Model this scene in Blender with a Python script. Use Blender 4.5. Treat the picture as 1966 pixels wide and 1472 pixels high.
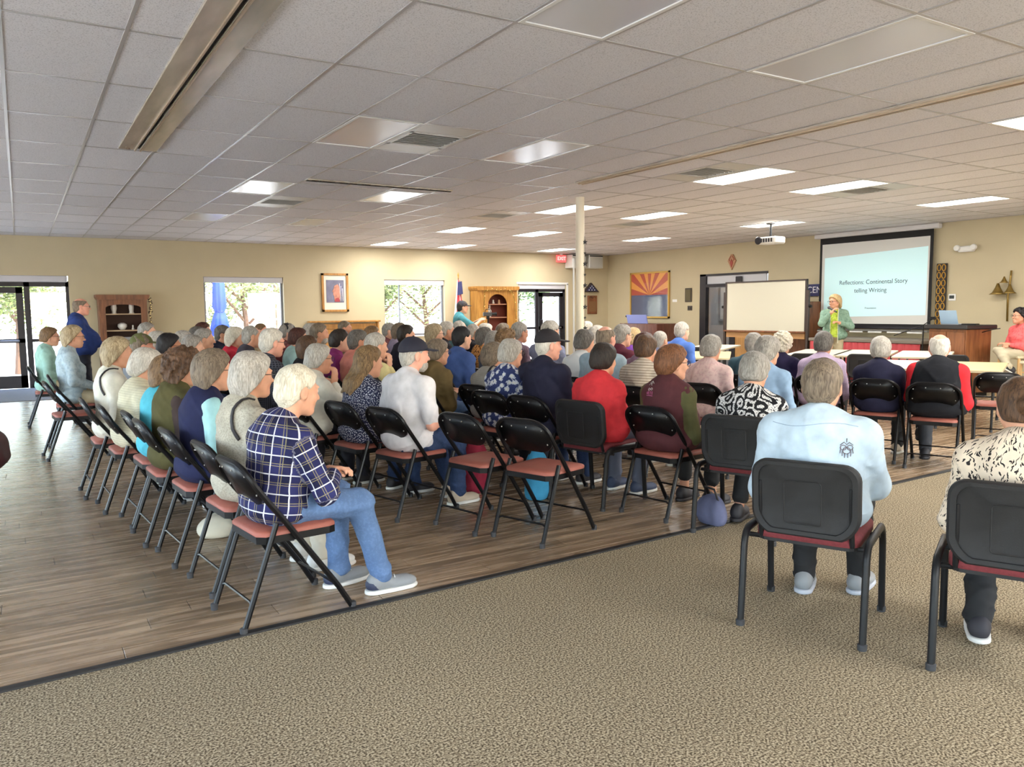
import bpy, math, random
import numpy as np
from mathutils import Vector, Matrix
from mathutils.bvhtree import BVHTree

PI = math.pi
rnd = random.Random(7)
scene = bpy.context.scene
C = scene.collection
for o in list(bpy.data.objects):
    bpy.data.objects.remove(o)

# ------------------------------------------------------------------ camera, sky, sun, exposure
cam_data = bpy.data.cameras.new('camera')
cam = bpy.data.objects.new('camera', cam_data)
C.objects.link(cam)
YAW, PITCH, ROLL = 0.5547, -0.094, -0.0095
_f = Vector((math.sin(YAW) * math.cos(PITCH), math.cos(YAW) * math.cos(PITCH), math.sin(PITCH)))
_r = Vector((math.cos(YAW), -math.sin(YAW), 0))
_u = _r.cross(_f)
_r2 = _r * math.cos(ROLL) + _u * math.sin(ROLL)
_u2 = _u * math.cos(ROLL) - _r * math.sin(ROLL)
cam.matrix_world = Matrix(((_r2.x, _u2.x, -_f.x, 0), (_r2.y, _u2.y, -_f.y, 0), (_r2.z, _u2.z, -_f.z, 1.5), (0, 0, 0, 1)))
cam_data.sensor_width = 36
cam_data.lens = 36 * 1516.1 / 1966
cam_data.clip_end = 200
scene.camera = cam

scene.view_settings.view_transform = 'Standard'
scene.view_settings.look = 'None'
scene.view_settings.gamma = 1
scene.view_settings.use_curve_mapping = False
scene.view_settings.exposure = -0.3

w = bpy.data.worlds.new('sky'); scene.world = w; w.use_nodes = True
wn = w.node_tree.nodes; wl = w.node_tree.links
bgn = wn['Background']
sky = wn.new('ShaderNodeTexSky'); sky.sky_type = 'NISHITA'; sky.sun_disc = False
sky.sun_elevation = math.radians(48); sky.sun_rotation = math.radians(150); sky.air_density = 1.0; sky.dust_density = 1.5
shs = wn.new('ShaderNodeHueSaturation'); shs.inputs['Saturation'].default_value = .85; wl.new(sky.outputs[0], shs.inputs['Color']); wl.new(shs.outputs[0], bgn.inputs[0]); bgn.inputs[1].default_value = 4.2

sun_d = bpy.data.lights.new('sun', 'SUN'); sun_d.energy = 17.0; sun_d.angle = 0.01; sun_d.color = (1, .96, .9)
sun = bpy.data.objects.new('sun', sun_d); C.objects.link(sun)
sun.rotation_euler = Vector((-.35, .62, -.75)).to_track_quat('-Z', 'Y').to_euler()

LAMP_W = 75.0          # watts of each lit ceiling fixture

# ------------------------------------------------------------------ small helpers
def lin(c):
    out = []
    for v in c[:3]:
        v /= 255.0
        out.append(v / 12.92 if v <= .04045 else ((v + .055) / 1.055) ** 2.4)
    return (*out, 1)

MATS = {}
def mat(name, col, rough=.6, metal=0, nscale=0, namp=.15, bump=0, bscale=None, stretch=(1, 1, 1), spec=.5, emit=0, coat=0):
    if name in MATS: return MATS[name]
    m = bpy.data.materials.new(name); m.use_nodes = True; MATS[name] = m
    nt = m.node_tree; b = nt.nodes['Principled BSDF']
    c = lin(col)
    b.inputs['Base Color'].default_value = c; b.inputs['Roughness'].default_value = rough; b.inputs['Metallic'].default_value = metal
    b.inputs['Specular IOR Level'].default_value = spec
    if coat: b.inputs['Coat Weight'].default_value = coat
    if emit:
        b.inputs['Emission Color'].default_value = c; b.inputs['Emission Strength'].default_value = emit
    if nscale or bump:
        tc = nt.nodes.new('ShaderNodeTexCoord'); mp = nt.nodes.new('ShaderNodeMapping'); mp.inputs['Scale'].default_value = stretch
        nt.links.new(tc.outputs['Object'], mp.inputs[0])
        if nscale:
            n = nt.nodes.new('ShaderNodeTexNoise'); n.inputs['Scale'].default_value = nscale; n.inputs['Detail'].default_value = 4
            nt.links.new(mp.outputs[0], n.inputs[0])
            r = nt.nodes.new('ShaderNodeValToRGB'); nt.links.new(n.outputs[0], r.inputs[0])
            r.color_ramp.elements[0].position = .3; r.color_ramp.elements[1].position = .7
            r.color_ramp.elements[0].color = (*[x * (1 - namp) for x in c[:3]], 1); r.color_ramp.elements[1].color = (*[min(1, x * (1 + namp)) for x in c[:3]], 1)
            nt.links.new(r.outputs[0], b.inputs['Base Color'])
        if bump:
            n2 = nt.nodes.new('ShaderNodeTexNoise'); n2.inputs['Scale'].default_value = bscale or nscale * 3; n2.inputs['Detail'].default_value = 3
            nt.links.new(mp.outputs[0], n2.inputs[0])
            bp = nt.nodes.new('ShaderNodeBump'); bp.inputs['Strength'].default_value = bump; bp.inputs['Distance'].default_value = .01
            nt.links.new(n2.outputs[0], bp.inputs['Height']); nt.links.new(bp.outputs[0], b.inputs['Normal'])
    return m

def wood(name, c1, c2, rough=.45, scale=6, stretch=(1, 1, .12)):
    if name in MATS: return MATS[name]
    m = mat(name, c1, rough); nt = m.node_tree; b = nt.nodes['Principled BSDF']
    tc = nt.nodes.new('ShaderNodeTexCoord'); mp = nt.nodes.new('ShaderNodeMapping'); mp.inputs['Scale'].default_value = stretch
    nt.links.new(tc.outputs['Object'], mp.inputs[0])
    n = nt.nodes.new('ShaderNodeTexNoise'); n.inputs['Scale'].default_value = scale * 4; n.inputs['Detail'].default_value = 6; n.inputs['Distortion'].default_value = .6
    nt.links.new(mp.outputs[0], n.inputs[0])
    r = nt.nodes.new('ShaderNodeValToRGB'); nt.links.new(n.outputs[0], r.inputs[0])
    r.color_ramp.elements[0].position = .32; r.color_ramp.elements[1].position = .68
    r.color_ramp.elements[0].color = lin(c2); r.color_ramp.elements[1].color = lin(c1)
    nt.links.new(r.outputs[0], b.inputs['Base Color'])
    return m

def make_mesh(name, verts, faces, smooth=False):
    me = bpy.data.meshes.new(name)
    me.from_pydata([tuple(v) for v in verts], [], faces)
    if smooth: me.shade_smooth()
    me.update(); return me

def link(name, me, m, parent=None):
    o = bpy.data.objects.new(name, me); C.objects.link(o)
    if m is not None and len(me.materials) == 0: me.materials.append(m)
    if parent is not None: o.parent = parent
    return o

def tag(o, label, cat=None, group=None, kind=None):
    o['label'] = label
    if cat: o['category'] = cat
    if group: o['group'] = group
    if kind: o['kind'] = kind
    return o

def thing(name, label, cat, loc=(0, 0, 0), rz=0, group=None):
    o = bpy.data.objects.new(name, None); C.objects.link(o); o.empty_display_size = .1
    o.location = loc; o.rotation_euler = (0, 0, rz)
    return tag(o, label, cat, group)

def dup(root, loc, rz, label, group=None, scale=None):
    r = root.copy(); C.objects.link(r); r.location = loc; r.rotation_euler = (0, 0, rz); r['label'] = label
    if group: r['group'] = group
    if scale: r.scale = scale
    for ch in list(root.children):
        c = ch.copy(); C.objects.link(c); c.parent = r
        for g in ch.children:
            d = g.copy(); C.objects.link(d); d.parent = c
    return r

class MB:
    def __init__(s): s.v = []; s.f = []
    def add(s, v, f):
        n = len(s.v); s.v += [tuple(x) for x in v]; s.f += [tuple(i + n for i in q) for q in f]; return s
    def box(s, c, d, R=None, bev=0):
        x, y, z = d[0] / 2, d[1] / 2, d[2] / 2
        if bev:
            b = min(bev, x * .9, y * .9, z * .9); P = []
            # octagonal-ish chamfered box : 24 verts
            idx = {}
            for sx in (-1, 1):
                for sy in (-1, 1):
                    for sz in (-1, 1):
                        for k in range(3):
                            p = [sx * x, sy * y, sz * z]
                            for a in range(3):
                                if a != k: p[a] -= (sx, sy, sz)[a] * b
                            idx[(sx, sy, sz, k)] = len(P); P.append(Vector(p))
            F = []
            def quad(a): F.append(tuple(a))
            for k in range(3):
                o = [i for i in range(3) if i != k]
                for sg in (-1, 1):
                    q = []
                    for (u, v) in ((-1, -1), (1, -1), (1, 1), (-1, 1)):
                        t = [0, 0, 0]; t[k] = sg; t[o[0]] = u; t[o[1]] = v
                        q.append(idx[(*t, k)])
                    quad(q)
            for k in range(3):
                o = [i for i in range(3) if i != k]
                for u in (-1, 1):
                    for v in (-1, 1):
                        a = []
                        t = [0, 0, 0]; t[o[0]] = u; t[o[1]] = v
                        t[k] = -1; A = tuple(t); t[k] = 1; B = tuple(t)
                        quad((idx[(*A, o[0])], idx[(*B, o[0])], idx[(*B, o[1])], idx[(*A, o[1])]))
            for sx in (-1, 1):
                for sy in (-1, 1):
                    for sz in (-1, 1): F.append(tuple(idx[(sx, sy, sz, k)] for k in range(3)))
            # consistent outward winding
            FF = []
            for q in F:
                n = (P[q[1]] - P[q[0]]).cross(P[q[2]] - P[q[0]]); ctr = sum((P[i] for i in q), Vector()) / len(q)
                FF.append(q if n.dot(ctr) > 0 else q[::-1])
            F = FF
        else:
            P = [Vector((a * x, b * y, e * z)) for a in (-1, 1) for b in (-1, 1) for e in (-1, 1)]
            F = [(0, 1, 3, 2), (4, 6, 7, 5), (0, 4, 5, 1), (2, 3, 7, 6), (0, 2, 6, 4), (1, 5, 7, 3)]
        if R is not None: P = [R @ p for p in P]
        return s.add([p + Vector(c) for p in P], F)
    def span(s, a, b, bev=0):
        return s.box([(a[i] + b[i]) / 2 for i in range(3)], [abs(b[i] - a[i]) for i in range(3)], None, bev)
    def tube(s, pts, r, n=8, closed=False, r2=None):
        pts = [Vector(p) for p in pts]; m = len(pts); V = []; F = []
        rs = r if isinstance(r, (list, tuple)) else [r] * m
        up = None
        for i, p in enumerate(pts):
            a = pts[(i - 1) % m] if (i > 0 or closed) else pts[i]; b = pts[(i + 1) % m] if (i < m - 1 or closed) else pts[i]
            t = (b - a).normalized()
            if up is None:
                up = Vector((0, 0, 1)) if abs(t.z) < .9 else Vector((1, 0, 0))
            sd = t.cross(up).normalized(); up = sd.cross(t).normalized()
            k2 = (r2 / r) if r2 else 1
            for k in range(n):
                an = 2 * PI * k / n
                V.append(p + sd * math.cos(an) * rs[i] + up * math.sin(an) * rs[i] * k2)
        for i in range(m if closed else m - 1):
            for k in range(n):
                j = (i + 1) % m
                F.append((i * n + k, i * n + (k + 1) % n, j * n + (k + 1) % n, j * n + k))
        if not closed:
            F.append(tuple(range(n))[::-1]); F.append(tuple((m - 1) * n + k for k in range(n)))
        return s.add(V, F)
    def lathe(s, prof, n=16, c=(0, 0, 0)):
        V = []; F = []; m = len(prof)
        for r, z in prof:
            for k in range(n):
                a = 2 * PI * k / n; V.append((c[0] + r * math.cos(a), c[1] + r * math.sin(a), c[2] + z))
        for i in range(m - 1):
            for k in range(n): F.append((i * n + k, i * n + (k + 1) % n, (i + 1) * n + (k + 1) % n, (i + 1) * n + k))
        F.append(tuple(range(n))[::-1]); F.append(tuple((m - 1) * n + k for k in range(n)))
        return s.add(V, F)
    def prism(s, poly, axis, a, b):
        """poly: 2-D points, extruded along axis from a to b"""
        o = [i for i in range(3) if i != axis]; V = []; n = len(poly)
        for h in (a, b):
            for p in poly:
                v = [0, 0, 0]; v[axis] = h; v[o[0]] = p[0]; v[o[1]] = p[1]; V.append(v)
        F = [tuple(range(n)), tuple(range(2 * n - 1, n - 1, -1))] + [(i, i + n, (i + 1) % n + n, (i + 1) % n) for i in range(n)]
        return s.add(V, F)
    def xf(s, M):
        s.v = [tuple(M @ Vector(p)) for p in s.v]; return s
    def build(s, name, m, parent=None, smooth=False):
        me = make_mesh(name, s.v, s.f, smooth)
        if smooth == 'auto': me.set_sharp_from_angle(angle=.7)
        return link(name, me, m, parent)

def arc(c, r, a0, a1, n, plane='yz', const=0):
    out = []
    for i in range(n + 1):
        a = a0 + (a1 - a0) * i / n; u = c[0] + r * math.cos(a); v = c[1] + r * math.sin(a)
        out.append({'yz': (const, u, v), 'xz': (u, const, v), 'xy': (u, v, const)}[plane])
    return out

def rrect(w_, h_, r, n=5, cx=0, cy=0):
    p = []
    for (sx, sy, a0) in ((1, 1, 0), (-1, 1, PI / 2), (-1, -1, PI), (1, -1, 1.5 * PI)):
        for i in range(n + 1):
            a = a0 + PI / 2 * i / n
            p.append((cx + sx * (w_ / 2 - r) + r * math.cos(a), cy + sy * (h_ / 2 - r) + r * math.sin(a)))
    return p

def text_obj(name, s, size, loc, rot, m, parent=None, ext=.002, align='CENTER', spacing=1, shear=0):
    cu = bpy.data.curves.new(name, 'FONT'); cu.body = s; cu.size = size; cu.extrude = ext; cu.align_x = align; cu.align_y = 'CENTER'; cu.space_character = spacing; cu.shear = shear
    tmp = bpy.data.objects.new('tmp', cu); C.objects.link(tmp); dg = bpy.context.evaluated_depsgraph_get()
    me = bpy.data.meshes.new_from_object(tmp.evaluated_get(dg)); bpy.data.objects.remove(tmp)
    o = link(name, me, m, parent); o.location = loc; o.rotation_euler = rot
    return o
# ------------------------------------------------------------------ the room
X0, X1, Y0, Y1, ZC = -5.0, 14.88, -5.0, 18.56, 3.044
M_wall = mat('wall_paint', (188, 176, 146), .75, nscale=2.0, namp=.03, bump=.06, bscale=90)
M_dark = mat('dark_bronze', (38, 36, 42), .4, .3)
M_white = mat('white_paint', (225, 225, 222), .5)
M_glass = bpy.data.materials.new('clear_glass'); M_glass.use_nodes = True
_nt = M_glass.node_tree; _nt.nodes.remove(_nt.nodes['Principled BSDF'])
_tr = _nt.nodes.new('ShaderNodeBsdfTransparent'); _gl = _nt.nodes.new('ShaderNodeBsdfGlossy'); _gl.inputs['Roughness'].default_value = .02
_mx = _nt.nodes.new('ShaderNodeMixShader'); _mx.inputs[0].default_value = .06
_nt.links.new(_tr.outputs[0], _mx.inputs[1]); _nt.links.new(_gl.outputs[0], _mx.inputs[2]); _nt.links.new(_mx.outputs[0], _nt.nodes['Material Output'].inputs[0])

M_glass2 = M_glass.copy(); M_glass2.name = 'picture_glazing'; [n for n in M_glass2.node_tree.nodes if n.type == 'BSDF_GLOSSY'][0].inputs['Roughness'].default_value = .1
def wall_with_holes(name, axis, at, thick, lo, hi, holes, m):
    """axis 1: wall in the plane y=at running along x; axis 0: plane x=at running along y. holes: (u0,u1,z0,z1)"""
    us = sorted({lo, hi, *[h[0] for h in holes], *[h[1] for h in holes]}); zs = sorted({0, ZC, *[h[2] for h in holes], *[h[3] for h in holes]})
    b = MB()
    for i in range(len(us) - 1):
        for j in range(len(zs) - 1):
            cu, cz = (us[i] + us[i + 1]) / 2, (zs[j] + zs[j + 1]) / 2
            if any(h[0] < cu < h[1] and h[2] < cz < h[3] for h in holes): continue
            if axis == 1: b.span((us[i], at, zs[j]), (us[i + 1], at + thick, zs[j + 1]))
            else: b.span((at, us[i], zs[j]), (at + thick, us[i + 1], zs[j + 1]))
    o = b.build(name, m); o['kind'] = 'structure'; return o

def S(o, label): o['kind'] = 'structure'; o['label'] = label; return o

far_holes = [(-1.6, .88, .0, 2.26), (3.49, 5.26, .85, 2.28), (7.77, 9.46, .85, 2.26), (11.73, 13.36, 0, 2.18)]
S(wall_with_holes('wall_far', 1, Y1, .2, X0, X1, far_holes, M_wall), 'long beige wall with the windows and glass doors')
S(wall_with_holes('wall_right', 0, X1, .2, Y0, Y1 + .2, [(12.62, 14.79, 0, 2.33)], M_wall), 'beige wall behind the projection screen')
back_holes = [(-4.2, -1.2, .5, 2.5), (.2, 3.4, .5, 2.5), (5.0, 8.2, .5, 2.5), (10, 13.2, .5, 2.5)]  # unseen openings, sized up to let more daylight in
S(wall_with_holes('wall_back', 1, Y0 - .2, .2, X0, X1, back_holes, M_wall), 'beige wall with windows behind the viewpoint')
LEFT_H = [(-3.6, .4, .1, 2.5), (1.6, 5.6, .1, 2.5), (7, 11, .1, 2.5), (12.4, 16.4, .1, 2.5)]  # unseen openings, made larger and more numerous so daylight brightens the ceiling
S(wall_with_holes('wall_left', 0, X0 - .2, .2, Y0, Y1 + .2, LEFT_H, M_wall), 'beige wall with windows left of the seating')

# carpet
m = mat('carpet_pile', (150, 140, 120), .95, spec=.1); nt = m.node_tree; b_ = nt.nodes['Principled BSDF']
tc = nt.nodes.new('ShaderNodeTexCoord')
n1 = nt.nodes.new('ShaderNodeTexNoise'); n1.inputs['Scale'].default_value = 120; n1.inputs['Detail'].default_value = 3
n2 = nt.nodes.new('ShaderNodeTexNoise'); n2.inputs['Scale'].default_value = 1.2; n2.inputs['Detail'].default_value = 3
nt.links.new(tc.outputs['Object'], n1.inputs[0]); nt.links.new(tc.outputs['Object'], n2.inputs[0])
r1 = nt.nodes.new('ShaderNodeValToRGB'); nt.links.new(n1.outputs[0], r1.inputs[0])
e = r1.color_ramp.elements; e[0].position = .38; e[0].color = lin((84, 73, 57)); e[1].position = .62; e[1].color = lin((202, 187, 158))
x_ = r1.color_ramp.elements.new(.5); x_.color = lin((152, 137, 112))
mxn = nt.nodes.new('ShaderNodeMixRGB'); mxn.blend_type = 'MULTIPLY'; mxn.inputs[0].default_value = .25
nt.links.new(r1.outputs[0], mxn.inputs[1]); nt.links.new(n2.outputs[0], mxn.inputs[2]); nt.links.new(mxn.outputs[0], b_.inputs['Base Color'])
bp = nt.nodes.new('ShaderNodeBump'); bp.inputs['Strength'].default_value = .3; bp.inputs['Distance'].default_value = .003
nt.links.new(n1.outputs[0], bp.inputs['Height']); nt.links.new(bp.outputs[0], b_.inputs['Normal'])
M_carpet = m
def edge_y(x): return 3.661 + .0359 * x
b = MB(); b.prism([(X0, Y0 - .2), (X1, Y0 - .2), (X1, edge_y(X1)), (X0, edge_y(X0))], 2, -.05, 0)
S(b.build('floor_carpet', M_carpet), 'speckled beige carpet in front of the plank floor')
b = MB(); ang = math.atan(.0359)
b.box(((X0 + X1) / 2, edge_y((X0 + X1) / 2), .003), ((X1 - X0), .045, .012), Matrix.Rotation(ang, 3, 'Z'), .003)
S(b.build('trim_1', mat('black_rubber', (34, 32, 31), .6)), 'black transition strip between carpet and planks')

# plank floor: boards run along x
m = mat('vinyl_plank', (120, 103, 84), .3, spec=.5); nt = m.node_tree; b_ = nt.nodes['Principled BSDF']
tc = nt.nodes.new('ShaderNodeTexCoord'); oi = nt.nodes.new('ShaderNodeObjectInfo')
mp = nt.nodes.new('ShaderNodeMapping'); mp.inputs['Scale'].default_value = (.7, 11, 1)
cb = nt.nodes.new('ShaderNodeVectorMath'); cb.operation = 'ADD'
nt.links.new(oi.outputs['Location'], cb.inputs[1]); nt.links.new(tc.outputs['Object'], cb.inputs[0])
sc_ = nt.nodes.new('ShaderNodeVectorMath'); sc_.operation = 'MULTIPLY'; sc_.inputs[1].default_value = (1, 1, 1)
nt.links.new(cb.outputs[0], sc_.inputs[0]); nt.links.new(sc_.outputs[0], mp.inputs[0])
n1 = nt.nodes.new('ShaderNodeTexNoise'); n1.inputs['Scale'].default_value = 2.2; n1.inputs['Detail'].default_value = 6; n1.inputs['Distortion'].default_value = .8
nt.links.new(mp.outputs[0], n1.inputs[0])
r1 = nt.nodes.new('ShaderNodeValToRGB'); nt.links.new(n1.outputs[0], r1.inputs[0])
e = r1.color_ramp.elements; e[0].position = .3; e[0].color = lin((110, 91, 71)); e[1].position = .7; e[1].color = lin((180, 157, 129))
x_ = r1.color_ramp.elements.new(.5); x_.color = lin((148, 125, 99))
hs = nt.nodes.new('ShaderNodeHueSaturation'); mr = nt.nodes.new('ShaderNodeMapRange'); mr.inputs[3].default_value = .84; mr.inputs[4].default_value = 1.16
nt.links.new(oi.outputs['Random'], mr.inputs[0]); nt.links.new(mr.outputs[0], hs.inputs['Value']); nt.links.new(r1.outputs[0], hs.inputs['Color'])
nt.links.new(hs.outputs[0], b_.inputs['Base Color'])
r2 = nt.nodes.new('ShaderNodeMapRange'); r2.inputs[3].default_value = .2; r2.inputs[4].default_value = .34; nt.links.new(n1.outputs[0], r2.inputs[0]); nt.links.new(r2.outputs[0], b_.inputs['Roughness'])
M_plank = m
b = MB(); b.prism([(X0, edge_y(X0)), (X1, edge_y(X1)), (X1, Y1 + .2), (X0, Y1 + .2)], 2, -.06, -.004)
floor_w = S(b.build('floor_planks', mat('plank_joint', (48, 40, 33), .7)), 'brown wood-look plank floor under the audience')
PW, PL = .152, 1.22
b = MB().box((0, 0, 0), (PL - .003, PW - .003, .008), None, .0012); plank_me = make_mesh('plank', b.v, b.f); plank_me.materials.append(M_plank)
camxy = Vector((0, 0))
cand = []
nrow = int((Y1 - 3.3) / PW) + 1
for rI in range(nrow):
    y = 3.40 + PW * (rI + .5); off = rnd.random() * PL
    x = X0 - off
    while x < X1:
        xa, xb = max(x, X0), min(x + PL, X1)
        if xb - xa > .06: cand.append((xa, xb, y))
        x += PL
def plank_seen(c):
    xm, y = (c[0] + c[1]) / 2, c[2]
    if y < edge_y(xm) + PW * .55: return None
    d = Vector((xm, y, -1.5)); z = d.dot(_f); 
    if z < .5: return None
    px = d.dot(_r) / z
    if abs(px) > .75: return None
    occl = 0
    # free floor: left aisle and the near front; elsewhere bodies hide most boards
    if xm < .75: occl = -6
    return math.hypot(xm, y) + occl
full = [c for c in cand if plank_seen(c) is not None and c[1] - c[0] > PL - .02]
full.sort(key=plank_seen)
keep = set(full[:300])
for c in full[:300]:
    o = bpy.data.objects.new('plank', plank_me); C.objects.link(o); o.parent = floor_w
    o.location = ((c[0] + c[1]) / 2, c[2], -.004)
# the rest of the boards: one joined part (cut along the carpet edge where they meet it)
V = []; F = []
for c in cand:
    if c in keep: continue
    ya, yb = c[2] - PW / 2 + .0015, c[2] + PW / 2 - .0015; xa, xb = c[0] + .0015, c[1] - .0015
    la, lb = max(ya, edge_y(xa) + .004), max(ya, edge_y(xb) + .004)
    if la >= yb and lb >= yb: continue
    la, lb = min(la, yb), min(lb, yb)
    n = len(V); V += [(xa, la, 0), (xb, lb, 0), (xb, yb, 0), (xa, yb, 0), (xa, la, -.006), (xb, lb, -.006), (xb, yb, -.006), (xa, yb, -.006)]
    F += [(n, n + 1, n + 2, n + 3), (n, n + 4, n + 5, n + 1), (n + 1, n + 5, n + 6, n + 2), (n + 2, n + 6, n + 7, n + 3), (n + 3, n + 7, n + 4, n)]
m2 = M_plank.copy(); m2.name = 'vinyl_plank_rest'
nt = m2.node_tree
# per-board tone for the joined boards comes from the mesh island
ge = nt.nodes.new('ShaderNodeNewGeometry'); mr2 = [n for n in nt.nodes if n.type == 'MAP_RANGE'][0]
nt.links.new(ge.outputs['Random Per Island'], mr2.inputs[0])
o = link('planks_rest', make_mesh('planks_rest', V, F), m2, floor_w); o['kind'] = 'stuff'
# door mat by the left glass door
b = MB().span((-2.2, 15.9, 0), (1.15, 18.5, .012), .004)
tag(b.build('door_mat', mat('grey_mat', (128, 128, 132), .9, nscale=60, namp=.15, bump=.2)), 'grey floor mat lying before the glass door', 'mat')

# baseboards
M_base = mat('vinyl_base', (92, 78, 62), .6)
for nm, segs in (('baseboard_far', [(.88, 11.73), (13.36, X1)]),):
    b = MB()
    for a, c in segs: b.span((a, Y1 - .012, 0), (c, Y1, .1))
    S(b.build(nm, M_base), 'brown base along the window wall')
b = MB(); b.span((X1 - .012, Y0, 0), (X1, 12.62, .1)); b.span((X1 - .012, 14.79, 0), (X1, Y1, .1))
S(b.build('baseboard_right', M_base), 'brown base along the screen wall')

# ---- ceiling: 2x4 ft lay-in tiles in a painted grid
DX, DY, GX, GY = .592, 1.18, 2.66, 3.15
m = mat('ceiling_tile_face', (206, 203, 203), .7, spec=.5); nt = m.node_tree; b_ = nt.nodes['Principled BSDF']
tc = nt.nodes.new('ShaderNodeTexCoord'); oi = nt.nodes.new('ShaderNodeObjectInfo')
ad = nt.nodes.new('ShaderNodeVectorMath'); nt.links.new(tc.outputs['Object'], ad.inputs[0]); nt.links.new(oi.outputs['Location'], ad.inputs[1])
n1 = nt.nodes.new('ShaderNodeTexNoise'); n1.inputs['Scale'].default_value = 120; n1.inputs['Detail'].default_value = 2; nt.links.new(ad.outputs[0], n1.inputs[0])
r1 = nt.nodes.new('ShaderNodeValToRGB'); nt.links.new(n1.outputs[0], r1.inputs[0])
e = r1.color_ramp.elements; e[0].position = .33; e[0].color = lin((186, 185, 189)); e[1].position = .47; e[1].color = lin((222, 221, 225))
hs = nt.nodes.new('ShaderNodeHueSaturation'); mr = nt.nodes.new('ShaderNodeMapRange'); mr.inputs[3].default_value = .94; mr.inputs[4].default_value = 1.03
nt.links.new(oi.outputs['Random'], mr.inputs[0]); nt.links.new(mr.outputs[0], hs.inputs['Value']); nt.links.new(r1.outputs[0], hs.inputs['Color']); nt.links.new(hs.outputs[0], b_.inputs['Base Color'])
bp = nt.nodes.new('ShaderNodeBump'); bp.inputs['Strength'].default_value = .25; bp.inputs['Distance'].default_value = .004; nt.links.new(n1.outputs[0], bp.inputs['Height']); nt.links.new(bp.outputs[0], b_.inputs['Normal'])
M_tile = m
M_grid = mat('ceiling_grid_metal', (170, 168, 168), .3, .2)
ceil = S(MB().span((X0, Y0, ZC + .03), (X1, Y1, ZC + .12)).build('ceiling', mat('plenum', (120, 118, 116), .9)), 'lay-in tile ceiling with dark grid lines')
iL, iR = math.floor((X0 - GX) / DX + .5), math.ceil((X1 - GX) / DX + .5)
jL, jR = math.floor((Y0 - GY) / DY + .5), math.ceil((Y1 - GY) / DY + .5)
FIX_I = {-5: 'off', 0: 'off', 3: 'off', 8: 'on', 11: 'on', 16: 'on', 19: 'on', -8: 'off', -13: 'off'}
fixtures = {}
for i in (-8, -5, 0, 3, 8, 11, 16):
    for j in (-6, -3, 0, 3, 6, 9, 12):  # the negative rows are unseen, added behind the camera as fill lighting
        on = i >= 8
        if j == 12 and not on: continue
        if i < 0 and j > -3: continue
        if i < 8 and j < 0: on = i >= 3  # column lit only behind the camera, added for fill
        fixtures[(i, j)] = on
fixtures[(11, 0)] = False; fixtures[(16, 0)] = True
vents = [(1, 3), (1, 7), (7, 3), (7, 7), (12, 7), (12, 3)]
b = MB().box((0, 0, 0), (DX - .012, DY - .012, .016), None, .003); tile_me = make_mesh('ceiling_tile', b.v, b.f); tile_me.materials.append(M_tile)
cells = []
for i in range(iL, iR + 1):
    for j in range(jL, jR + 1):
        if (i, j) in fixtures or (i, j) in vents: continue
        xa, xb = max(GX + DX * (i - .5), X0), min(GX + DX * (i + .5), X1); ya, yb = max(GY + DY * (j - .5), Y0), min(GY + DY * (j + .5), Y1)
        if xb - xa < .03 or yb - ya < .03: continue
        d = Vector(((xa + xb) / 2, (ya + yb) / 2, ZC - 1.5)); z = d.dot(_f)
        vis = z > .4 and abs(d.dot(_r) / z) < .72 and d.dot(_u) / z < .56
        fullc = xb - xa > DX - .01 and yb - ya > DY - .01
        cells.append((0 if (vis and fullc) else 1, z if vis else 99, xa, xb, ya, yb))
cells.sort()
rest = MB()
for k, c in enumerate(cells):
    xm, ym = (c[2] + c[3]) / 2, (c[4] + c[5]) / 2
    if k < 300 and c[0] == 0:
        o = bpy.data.objects.new('ceiling_tile', tile_me); C.objects.link(o); o.parent = ceil; o.location = (xm, ym, ZC + .008)
    else: rest.span((c[2] + .006, c[4] + .006, ZC), (c[3] - .006, c[5] - .006, ZC + .016))
o = rest.build('ceiling_tiles_rest', M_tile, ceil); o['kind'] = 'stuff'
for i in range(iL, iR + 2):
    x = GX + DX * (i - .5)
    if X0 < x < X1: MB().box((0, 0, 0), (.024, Y1 - Y0, .008), None, .002).build('ceiling_grid_bar', M_grid, ceil).location = (x, (Y0 + Y1) / 2, ZC - .001)
for j in range(jL, jR + 2):
    y = GY + DY * (j - .5)
    if Y0 < y < Y1: MB().box((0, 0, 0), (X1 - X0, .024, .007), None, .002).build('ceiling_grid_bar', M_grid, ceil).location = ((X0 + X1) / 2, y, ZC - .001)
b = MB(); b.span((X0, Y1 - .03, ZC - .004), (X1, Y1, ZC + .004)); b.span((X1 - .03, Y0, ZC - .004), (X1, Y1, ZC + .004))
S(b.build('trim_2', M_grid), 'wall angle around the ceiling')

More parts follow.
